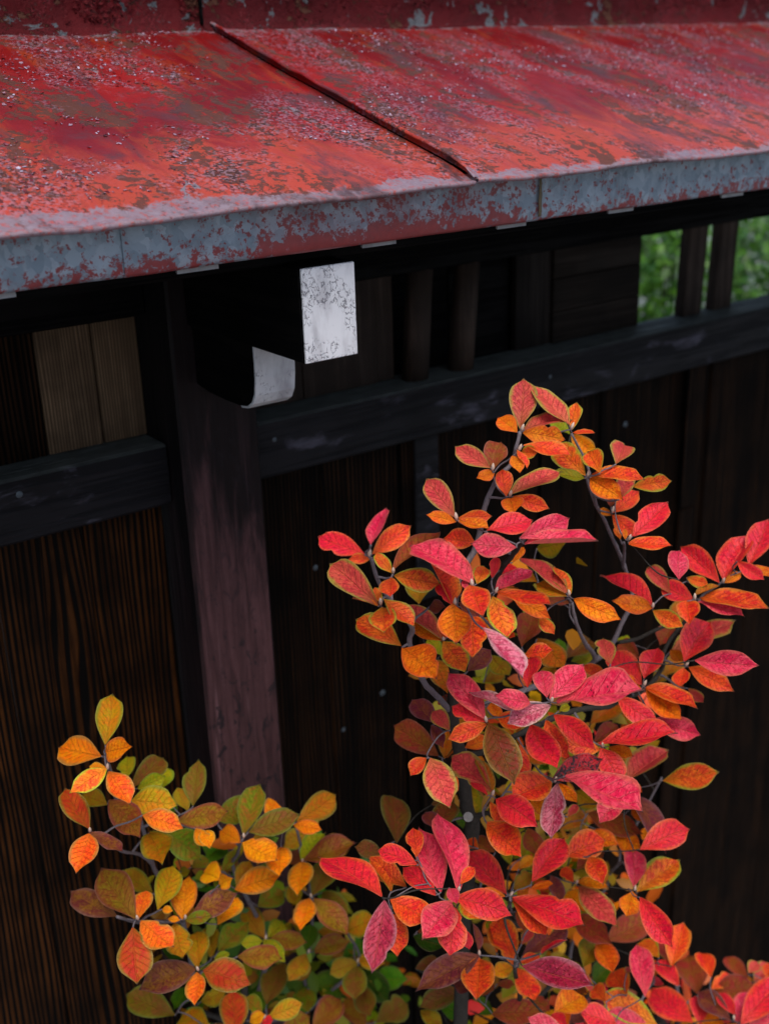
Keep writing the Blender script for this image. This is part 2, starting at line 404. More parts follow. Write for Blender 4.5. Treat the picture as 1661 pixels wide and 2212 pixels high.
# cover battens on the right bay (upper and lower length with a joint)
for x in (1.134, 1.836):
    box('batten', x, x + .052, -.034, -.0265, -.905, -.592, M['plank_far'] if x > 1.5 else M['rail'], fence, .002)
    box('batten', x + .001, x + .05, -.033, -.0265, GROUND + .06, -.909, M['plank_far'], fence, .002)
box('sill_beam', 2.75, 4.57, -.05, .01, GROUND, GROUND + .06, M['black'], fence, .004)
box('sill_beam', XL, 2.62, -.05, .01, GROUND, GROUND + .06, M['black'], fence, .004)
# head beam under the roof
box('head_beam', XL, PX0 - .001, -.035, .045, -.318, -.06, M['black'], fence, .003)
box('head_beam', PX1 + .001, 2.62, -.035, .045, -.318, -.06, M['black'], fence, .003)
box('head_beam', 2.75, 4.57, -.035, .045, -.318, -.06, M['black'], fence, .003)
for q in range(8): box('panel_board', 2.751 + q * .227, 2.976 + q * .227, 0.0, .014, -.4985, -.319, M['dim'], fence, .0015)
# upper bay, left: a tan board between darker ones
up = [(XL, .30, 'dim'), (.302, .518, 'plank_far'), (.520, .600, 'tan'), (.602, .669, 'tan')]
for a, b, m in up: box('panel_board', a, b, 0.0, .016, -.4985, -.319, M[m], fence, .0015)
box('backing_board', .80, 1.7205, .048, .060, -.52, -.06, M['black'], fence, 0)
box('backing_board', XL, .6695, .048, .060, -.52, -.06, M['black'], fence, 0)
# upper bay, right: boards, slats, boarded part, then the open lattice
for a, b, y, m in ((.80, .94, .0, 'slat'), (.942, 1.088, .001, 'slat'), (1.09, 1.125, .006, 'slat'), (1.127, 1.26, .030, 'black'), (1.262, 1.402, .030, 'black'), (1.404, 1.49, .012, 'dim')):
    box('panel_board', a, b, y, y + .014, -.4985, -.319, M[m], fence, .0015)
for i in range(3):
    z0 = -.4985 + i * .06; box('panel_board', 1.491, 1.722, .006, .020, z0, z0 + .0592, M['board_h'], fence, .0015)
def slat(x, lean, w=.050, y0=-.040, m='slat'):
    bm = bmesh.new(); bmesh.ops.create_cone(bm, cap_ends=True, segments=10, radius1=w / 2, radius2=w / 2 * .97, depth=.19)
    for v in bm.verts: v.co = Vector((x + v.co.x + lean * (v.co.z + .095), y0 + w / 2 + v.co.y * .8, -.407 + v.co.z))
    from_bm('slat', bm, M[m], fence)
slat(1.153, .07); slat(1.252, .085)
for x in (1.845, 1.940, 2.155, 2.25, 2.36, 2.47):
    box('lattice_bar', x, x + .056, -.002, .022, -.500, -.317, M['slat'], fence, .002, lean=.04)
# projecting arm and its corbel, both with white painted ends
arm = box('bracket_arm', .698, .773, -.396, -.1005, -.327, -.215, M['blackY'], fence, .003)
mesh_end = prism('painted_end', [(-.3965, -.3262), (-.4000, -.3255), (-.4000, -.2165), (-.3965, -.2158)], .6988, .7722, M['white'], arm, .0008)
cp = [(-.1005, -.3275), (-.2615, -.3275), (-.2620, -.350), (-.2615, -.372), (-.2580, -.392), (-.2500, -.405), (-.2380, -.4125), (-.220, -.4155), (-.180, -.4160), (-.134, -.4145), (-.1005, -.4095)]
cor = prism('corbel', cp, .706, .766, M['blackY'], fence, 0)
face = cp[1:8]; outer = [(y - .003, z - (.0022 if i > 2 else 0)) for i, (y, z) in enumerate(face)]
prism('painted_end', [(y - .0004, z) for y, z in face] + outer[::-1], .7065, .7655, M['white2'], cor, 0)
# eaves purlin, rafters, roof boarding
box('eaves_purlin', XL, XR, -.365, -.305, -.2148, -.184, M['black'], fence, .003)
TAN = .2985
def roofz(y): return -.128 + TAN * (y + .45)
for i, x in enumerate((-1.05, -.82, -.59, 3.26, 3.49, 3.72, 3.95, 4.18, 4.41, -.36, -.13, .09, .32, .541, .778, .985, 1.184, 1.42, 1.65, 1.88, 2.11, 2.34, 2.57, 2.80, 3.03)):
    ra = prism('rafter', [(-.405, roofz(-.405) - .036), (-.405, roofz(-.405) - .086), (.30, roofz(.30) - .086), (.30, roofz(.30) - .036)], x, x + .05, M['blackY'], fence, .002)
    prism('painted_end', [(-.4055, roofz(-.405) - .037), (-.4055, roofz(-.405) - .0852), (-.4085, roofz(-.4085) - .0852), (-.4085, roofz(-.4085) - .037)], x + .0006, x + .0494, M['white3'], ra)
for i in range(6):
    a = -.415 + i * .12; b = a + .1185
    prism('roof_board', [(a, roofz(a) - .034), (b, roofz(b) - .034), (b, roofz(b) - .018), (a, roofz(a) - .018)], XL, XR, M['black'], fence)

roof = bpy.data.objects.new('roof', bpy.data.meshes.new('roof'))
prism_core = prism('roof', [(-.418, roofz(-.418) - .016), (.30, roofz(.30) - .016), (.30, roofz(.30) - .007), (-.418, roofz(-.418) - .007)], XL, XR, M['black'], fence)
roof = prism_core
def buckle(x, y):
    e = max(0.0, 1 - (y + .455) / .16)
    return .0030 * mnoise.noise(Vector((x * 5, y * 7, 3.1))) + .0045 * e * mnoise.noise(Vector((x * 6.5, 1.7, 9.2))) + .0016 * e * mnoise.noise(Vector((x * 22, 4.0, 1.0)))
def roof_sheet(x0, x1, lift):
    nx = int((x1 - x0) / .018); ys = [-.452 + .602 * (j / 34) for j in range(35)]
    V, F = [], []
    def edge_y(x): return -.0045 * mnoise.noise(Vector((x * 5.5, 8.0, 2.0))) - .002 * mnoise.noise(Vector((x * 19, 2.0, 5.0)))
    rows = [(-.446, -.0070, 1), (-.4580, -.0068, 1), (-.4605, -.0040, 1), (-.4600, -.0012, 1)] + [(y, 0, 0) for y in ys]
    for (y, dz, lip) in rows:
        for i in range(nx + 1):
            x = x0 + (x1 - x0) * i / nx
            w = max(0.0, 1 - (y + .456) / .10); yy = y + edge_y(x) * min(1, w)
            base = roofz(max(y, -.452)) + buckle(x, max(y, -.452)) + lift
            if not lip and y < -.40: base -= .004 * ((-.40 - y) / .052) ** 2
            else:
                if lip: base -= .004
            V.append((x, yy, base + dz))
    n = nx + 1
    for j in range(len(rows) - 1):
        for i in range(nx): F.append((j * n + i, j * n + i + 1, (j + 1) * n + i + 1, (j + 1) * n + i))
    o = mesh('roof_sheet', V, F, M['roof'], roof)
    md = o.modifiers.new('thick', 'SOLIDIFY'); md.thickness = .0012; md.offset = -1
    return o
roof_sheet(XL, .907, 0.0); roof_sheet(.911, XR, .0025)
# the standing seam between the two sheets, hammered flat at the eave
V, F = [], []
prof = [(.009, .0035), (.004, .0052), (.001, .0105), (-.0022, .0118), (-.0048, .0102), (-.0050, .0080), (-.0022, .0066), (-.0016, .0008)]
NS = 44
for j in range(NS + 1):
    y = -.4555 + .607 * j / NS; t = min(1.0, max(0.0, (y + .455) / .045)); t = t * t * (3 - 2 * t)
    for (px, pz) in prof:
        h = .0035 + (pz - .0035) * (.18 + .82 * t) if pz > .0035 else pz
        V.append((.911 + px * (.75 + .25 * t) + .002 * mnoise.noise(Vector((y * 14, 1, 1))), y, roofz(max(y, -.452)) + buckle(.911, max(y, -.452)) + h * (1 + .25 * mnoise.noise(Vector((y * 25, 5, 2)))) - (.006 if y < -.448 else 0)))
n = len(prof)
for j in range(NS):
    for i in range(n - 1): F.append((j * n + i, (j + 1) * n + i, (j + 1) * n + i + 1, j * n + i + 1))
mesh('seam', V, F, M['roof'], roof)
# upright ridge casing with a folded foot, its joint above the seam
def ridge(x0, x1, yo):
    nx = int((x1 - x0) / .02); V, F = [], []
    rows = [(.134, .0420), (.150, .0550), (.1535, .0580), (.1545, .085), (.155, .12), (.156, .16), (.157, .20), (.170, .215), (.24, .235), (.31, .215), (.325, .20), (.325, .05)]
    for (y, z) in rows:
        for i in range(nx + 1):
            x = x0 + (x1 - x0) * i / nx
            wv = .0022 * mnoise.noise(Vector((x * 8, z * 12, 2))) + .0010 * mnoise.noise(Vector((x * 35, z * 40, 4)))
            foot = .0016 * mnoise.noise(Vector((x * 14, 0, 7)))
            V.append((x, y + yo + wv, z + foot ))
    n = nx + 1
    for j in range(len(rows) - 1):
        for i in range(nx): F.append((j * n + i, j * n + i + 1, (j + 1) * n + i + 1, (j + 1) * n + i))
    mesh('ridge_casing', V, F, M['ridge'], roof)
ridge(XL, .902, 0); ridge(.894, XR, -.003)
box('ridge_joint', .8905, .8945, .1470, .1535, .060, .20, M['black'], roof, .001)
# rear slope
prism('rear_roof_sheet', [(.30, .075), (.62, -.02), (.62, -.026), (.30, .068)], XL, XR, M['roof'], roof)

# paint flakes still clinging to the sheets
V, F = [], []
rf = random.Random(3)
def chip(x, y, base, up, s, lift):
    i0 = len(V); k = rf.choice((4, 5, 5, 6)); a0 = rf.uniform(0, 6.28); la = rf.uniform(0, 6.28)
    for q in range(k):
        a = a0 + 6.283 * q / k; r = s * rf.uniform(.6, 1.15)
        dx, dy = r * math.cos(a), r * math.sin(a) * .8
        hgt = .0006 + lift * max(0.0, (math.cos(a - la)) * r / s)
        if up: V.append((x + dx, base(x, y) - hgt, y + dy))
        else: V.append((x + dx, y + dy, base(x + dx, y + dy) + hgt))
    F.append(tuple(range(i0, i0 + k)))
for _ in range(28000):
    x = rf.uniform(.1, 2.7); y = rf.uniform(-.43, .145)
    d = mnoise.noise(Vector((x * 4.0 - y * 2.2, y * 7 + x * 1.3, 5.5))) + .5 * mnoise.noise(Vector((x * 13, y * 19, 1.5))) + .5 * mnoise.noise(Vector((x * 42, y * 50, 3.5)))
    d += .32 * math.exp(-((y - .0) / .17) ** 2) - .25 * max(0, (-.22 - y) / .2)
    if abs(x - .911) < .012: continue
    if d > .34 + rf.uniform(-.06, .12):
        chip(x, y, lambda a, b: roofz(b) + buckle(a, b) + (.0025 if a > .911 else 0), False, rf.choice((.0009, .0012, .0016, .002, .003)), rf.uniform(.0004, .0022))
o = mesh('paint_flakes', V, F, M['flake'], roof, False); o['kind'] = 'stuff'
V, F = [], []
for _ in range(9000):
    x = rf.uniform(.4, 3.0); z = rf.uniform(.064, .15)
    if mnoise.noise(Vector((x * 9, z * 14, 2.2))) + .5 * mnoise.noise(Vector((x * 30, z * 40, 2.2))) > rf.uniform(-.15, .2):
        chip(x, z, lambda a, b: .1535, True, rf.choice((.002, .003, .004)), rf.uniform(.001, .004))
o = mesh('paint_flakes', V, F, M['ridge'], roof, False); o['kind'] = 'stuff'

# fascia: overlapped metal strips
def fascia(x0, x1, yo):
    nx = int((x1 - x0) / .02); V, F = [], []
    rows = [(-.405, -.1950), (-.416, -.1950), (-.4195, -.1915), (-.4205, -.181), (-.4205, -.155), (-.4205, -.128)]
    for (y, z) in rows:
        for i in range(nx + 1):
            x = x0 + (x1 - x0) * i / nx
            V.append((x, y + yo + .0013 * mnoise.noise(Vector((x * 11, z * 30, 1))), z + .0012 * mnoise.noise(Vector((x * 9, 0, 3)))))
    n = nx + 1
    for j in range(len(rows) - 1):
        for i in range(nx): F.append((j * n + i, j * n + i + 1, (j + 1) * n + i + 1, (j + 1) * n + i))
    return mesh('fascia', V, F, M['fascia'], fence)
fascia(XL, .482, 0); f2 = fascia(.478, 1.046, -.0016); fascia(1.040, XR, 0)
V = []; F = []
for j in range(9):
    z = -.137 - .052 * j / 8
    for s in (-1, 1): V.append((1.043 + s * (.0028 * (1 - .55 * abs(j - 5) / 5) + .0022 * mnoise.noise(Vector((z * 140, s * 3, 2)))) + .002 * mnoise.noise(Vector((z * 60, 0, 1))), -.4245 + .0006 * (j % 2), z))
for j in range(8): F.append((2 * j, 2 * j + 1, 2 * j + 3, 2 * j + 2))
o = mesh('rust_run', V, F, M['stain'], f2)
o.modifiers.new('t', 'SOLIDIFY').thickness = .001

# ------------------------------------------------------------------ shrubs
NL = 24
def leaf_mesh(seed, nu=6, nv=14):
    r = random.Random(seed)
    peak = r.uniform(.48, .62); acu = r.uniform(.06, .11); fold = (.22, .38, .55, .75, .95)[seed % 5] + r.uniform(0, .1); arch = r.uniform(-.04, .16); wav = r.uniform(.015, .06); tw = r.uniform(-.45, .45); bite = r.uniform(.25, .85) if seed % 5 == 0 else 9.0; bs = r.choice((-1, 1)); asym = r.uniform(-.12, .12); arch += r.choice((0, 0, .12)); side = r.uniform(-.05, .05)
    V, F, UV = [], [], []
    for j in range(nv + 1):
        t = j / nv
        if t < peak: h = math.sin(math.pi / 2 * (t / peak)) ** .95
        else:
            q = (t - peak) / (1 - peak); h = max(0.0, math.cos(math.pi / 2 * q ** 1.25)) ** .82
            if q > .62: h = h * (1 - .78 * ((q - .62) / .38) ** .8)
        h = max(h, .035 if j < nv else .004) * .5
        for i in range(nu + 1):
            s = 2 * i / nu - 1
            hs = h * (1 + asym * (1 if s > 0 else -1)) * (1 - (.32 * math.exp(-((t - bite) / .07) ** 2) if s * bs > 0 else 0))
            x = s * hs + side * math.sin(math.pi * t)
            z = fold * abs(s) * h - .22 * fold * (s * h) ** 2 * 4 + wav * math.sin(t * 9 + s * 2 + seed) * abs(s) - arch * t * t + tw * s * h * t
            V.append((x, t, z)); UV.append((i / nu, t))
    n = nu + 1
    for j in range(nv):
        for i in range(nu): F.append((j * n + i, j * n + i + 1, (j + 1) * n + i + 1, (j + 1) * n + i))
    me = bpy.data.meshes.new('leaf'); me.from_pydata(V, [], F); me.polygons.foreach_set('use_smooth', [True] * len(F))
    ul = me.uv_layers.new(name='UVMap')
    for lp in me.loops: ul.data[lp.index].uv = UV[lp.vertex_index]
    me.materials.append(M['leaf']); me.update(); return me

def mat_leaf():
    k = Kit('autumn_leaf'); uv = k.uv(); U, Vv, _ = k.sep(uv)
    def att(n, out=0): return k.n('ShaderNodeAttribute', {'attribute_type': 'OBJECT', 'attribute_name': n}, None, out)
    c1, c2, c3 = att('tone'), att('glow'), att('rim'); wet = att('wet', 2); spot = att('spot', 2)
    rnd = k.rnd()
    s = k.math('ABSOLUTE', k.math('SUBTRACT', k.math('MULTIPLY', U, 2.0), 1.0))          # 0 midrib .. 1 edge
    q = k.comb(k.math('ADD', U, k.math('MULTIPLY', rnd, 37.0)), k.math('MULTIPLY', Vv, 2.0), k.math('MULTIPLY', rnd, 91.0))
    blot = k.noise(q, 2.6, 4, .6, .4); fine = k.noise(q, 13, 5, .68, .3); grain = k.noise(q, 60, 2, .6)
    # veins: midrib and arched side veins
    va = k.math('SUBTRACT', k.math('MULTIPLY', Vv, 8.0), k.math('MULTIPLY', k.math('POWER', s, .8), 1.9))
    va = k.math('ADD', va, k.math('MULTIPLY', fine, .35))
    tri = k.math('ABSOLUTE', k.math('SUBTRACT', k.math('FRACT', va), .5))                 # 0 on the vein
    vein = k.math('MULTIPLY', k.smooth(tri, .10, .02), k.smooth(s, 1.0, .55))
    mid = k.smooth(s, .065, .02)
    vn = k.math('MAXIMUM', k.math('MULTIPLY', vein, .55), mid)
    c = k.mix(k.smooth(k.math('ADD', blot, k.math('MULTIPLY', k.math('SUBTRACT', fine, .5), .9)), .40, .62), c1, c2)
    c = k.mix(k.smooth(Vv, .42, .02, 0, .7), c, k.mix(.5, c2, c3))
    half = k.smooth(U, .49, .51, .0, .22)
    c = k.mix(half, c, c2)
    em = k.math('ADD', k.math('MAXIMUM', s, k.math('MULTIPLY', k.smooth(Vv, .80, 1.0), .98)), k.math('MULTIPLY', k.math('SUBTRACT', blot, .5), .55))
    em = k.math('ADD', em, k.math('MULTIPLY', k.math('SUBTRACT', fine, .5), .30))
    c = k.mix(k.smooth(em, .66, .98, 0, .95), c, c3)
    c = k.mix(k.math('MULTIPLY', vn, .30), c, k.mix(.45, c2, (.50, .20, .03)))
    c = k.mix(k.smooth(s, .91, .99, 0, .32), c, k.mix(.5, c3, (.42, .34, .22)))
    # mottled cells, darker along the veins
    mot = k.math('ADD', k.math('MULTIPLY', fine, .75), k.math('MULTIPLY', grain, .40))
    c = k.mix(1.0, c, k.ramp(k.smooth(mot, .36, .78), [(0, .74), (1, 1.30)]), 'MULTIPLY')
    c = k.mix(k.math('MULTIPLY', k.smooth(tri, .22, .0), .20), c, k.mix(1.0, c, (.45, .40, .40), 'MULTIPLY'))
    # dark fungal spots
    sv = k.voro(q, 7.0); sz = k.noise(q, 4.0, 2)
    sm = k.math('MULTIPLY', k.math('MULTIPLY', k.smooth(sv, .16, .10), k.smooth(sz, .50, .58)), .85)
    c = k.mix(sm, c, (.03, .014, .012))
    sb = k.math('MULTIPLY', spot, k.smooth(k.math('ADD', k.math('MULTIPLY', blot, .5), k.math('MULTIPLY', fine, .5)), .47, .53))
    c = k.mix(sb, c, (.028, .010, .014))
    tipd = k.math('MULTIPLY', k.smooth(Vv, .945, .985), .75)
    c = k.mix(tipd, c, (.06, .03, .03))
    # underside paler
    back = k.n('ShaderNodeNewGeometry', None, None, 6)
    c = k.mix(k.math('MULTIPLY', back, .45), c, (.34, .17, .12))
    # relief: quilted between the veins, rain beads on wet leaves
    dv = k.voro(k.comb(k.math('ADD', k.math('MULTIPLY', U, .62), k.math('MULTIPLY', rnd, 5.0)), Vv, k.math('MULTIPLY', rnd, 3.0)), 20.0)
    gate = k.smooth(k.noise(q, 5.0, 2), .48, .60)
    bead = k.math('MULTIPLY', k.math('MULTIPLY', k.smooth(dv, .34, .10), gate), wet)
    h = k.math('ADD', k.math('MULTIPLY', vn, -.8), k.math('MULTIPLY', fine, .55))
    nb = k.bump(h, .9, .0018)
    nb = k.bump(bead, .8, .0022, nb)
    rg = k.math('ADD', k.math('SUBTRACT', .48, k.math('MULTIPLY', wet, .14)), k.math('MULTIPLY', k.math('SUBTRACT', fine, .5), .25))
    rg = k.math('SUBTRACT', rg, k.math('MULTIPLY', bead, .30), clamp=True)
    return k.done(c, rg, nb, k.math('ADD', .16, k.math('MULTIPLY', wet, .26)), trans=(c, .28))
M['leaf'] = mat_leaf()
LM = [leaf_mesh(100 + i) for i in range(NL)]

# code: main colour, second colour, rim colour, wetness
TONE = {
 'p': ((.66, .010, .058), (.72, .060, .100), (.60, .090, .070), 1.0),
 'P': ((.42, .030, .075), (.55, .160, .190), (.50, .32, .26), 1.0),
 'w': ((.26, .006, .030), (.38, .020, .045), (.34, .10, .11), 1.0),
 'c': ((.60, .006, .030), (.68, .020, .026), (.62, .065, .018), .8),
 'r': ((.64, .018, .014), (.74, .080, .010), (.58, .15, .012), .5),
 'd': ((.50, .032, .040), (.56, .070, .050), (.27, .20, .03), .25),
 'e': ((.66, .050, .012), (.74, .150, .010), (.26, .29, .015), .35),
 'o': ((.68, .095, .004), (.74, .200, .004), (.58, .09, .01), .25),
 'y': ((.66, .230, .003), (.64, .140, .003), (.30, .15, .02), .0),
 'Y': ((.72, .340, .003), (.72, .230, .003), (.58, .18, .01), .0),
 'q': ((.36, .140, .004), (.46, .090, .006), (.20, .13, .015), .0),
 'R': ((.36, .050, .006), (.34, .014, .010), (.15, .11, .02), .0),
 'm': ((.28, .026, .018), (.22, .066, .010), (.21, .035, .02), .05),
 'k': ((.140, .016, .028), (.19, .045, .018), (.15, .045, .05), .1),
 'b': ((.140, .068, .007), (.170, .036, .012), (.09, .085, .012), .0),
 'B': ((.130, .045, .005), (.180, .020, .008), (.20, .11, .01), .25),
 'x': ((.42, .006, .016), (.22, .006, .012), (.32, .02, .012), .8),
 'V': ((.260, .170, .004), (.27, .105, .006), (.13, .13, .01), .0),
 'v': ((.210, .230, .005), (.30, .210, .005), (.14, .17, .01), .0),
 'l': ((.110, .140, .005), (.23, .060, .014), (.10, .12, .01), .0),
 'g': ((.035, .115, .004), (.060, .140, .004), (.05, .09, .006), .0),
 'G': ((.015, .055, .003), (.028, .065, .004), (.03, .045, .006), .0)}
DRY = {   # the sheltered shrub: matt, more gold and olive
 'q': ((.34, .190, .004), (.42, .120, .005), (.16, .15, .010), .0),
 'm': ((.20, .050, .010), (.19, .105, .006), (.17, .035, .02), .0),
 'k': ((.120, .022, .020), (.17, .070, .010), (.12, .045, .035), .0),
 'b': ((.130, .085, .005), (.150, .048, .010), (.09, .10, .008), .0),
 'l': ((.105, .155, .004), (.19, .085, .008), (.09, .13, .006), .0),
 'R': ((.33, .070, .005), (.32, .022, .008), (.14, .12, .01), .0),
 'r': ((.58, .055, .008), (.62, .130, .005), (.30, .14, .02), .0),
 'o': ((.62, .150, .003), (.62, .230, .003), (.38, .10, .01), .0)}
DEPTH = {'L': {'o': -.33, 'y': -.31, 'Y': -.32, 'r': -.34, 'c': -.36, 'e': -.32, 'q': -.28, 'R': -.34, 'm': -.28, 'k': -.31, 'b': -.25, 'V': -.22, 'v': -.20, 'l': -.23, 'g': -.15, 'G': -.13},
         'R': {'w': -.71, 'p': -.70, 'P': -.71, 'c': -.67, 'x': -.64, 'B': -.68, 'r': -.63, 'd': -.62, 'e': -.61, 'o': -.57, 'k': -.58, 'm': -.53, 'q': -.50, 'y': -.48, 'V': -.46, 'v': -.45, 'b': -.47, 'g': -.42, 'G': -.40, 'Y': -.5, 'l': -.45, 'R': -.55}}
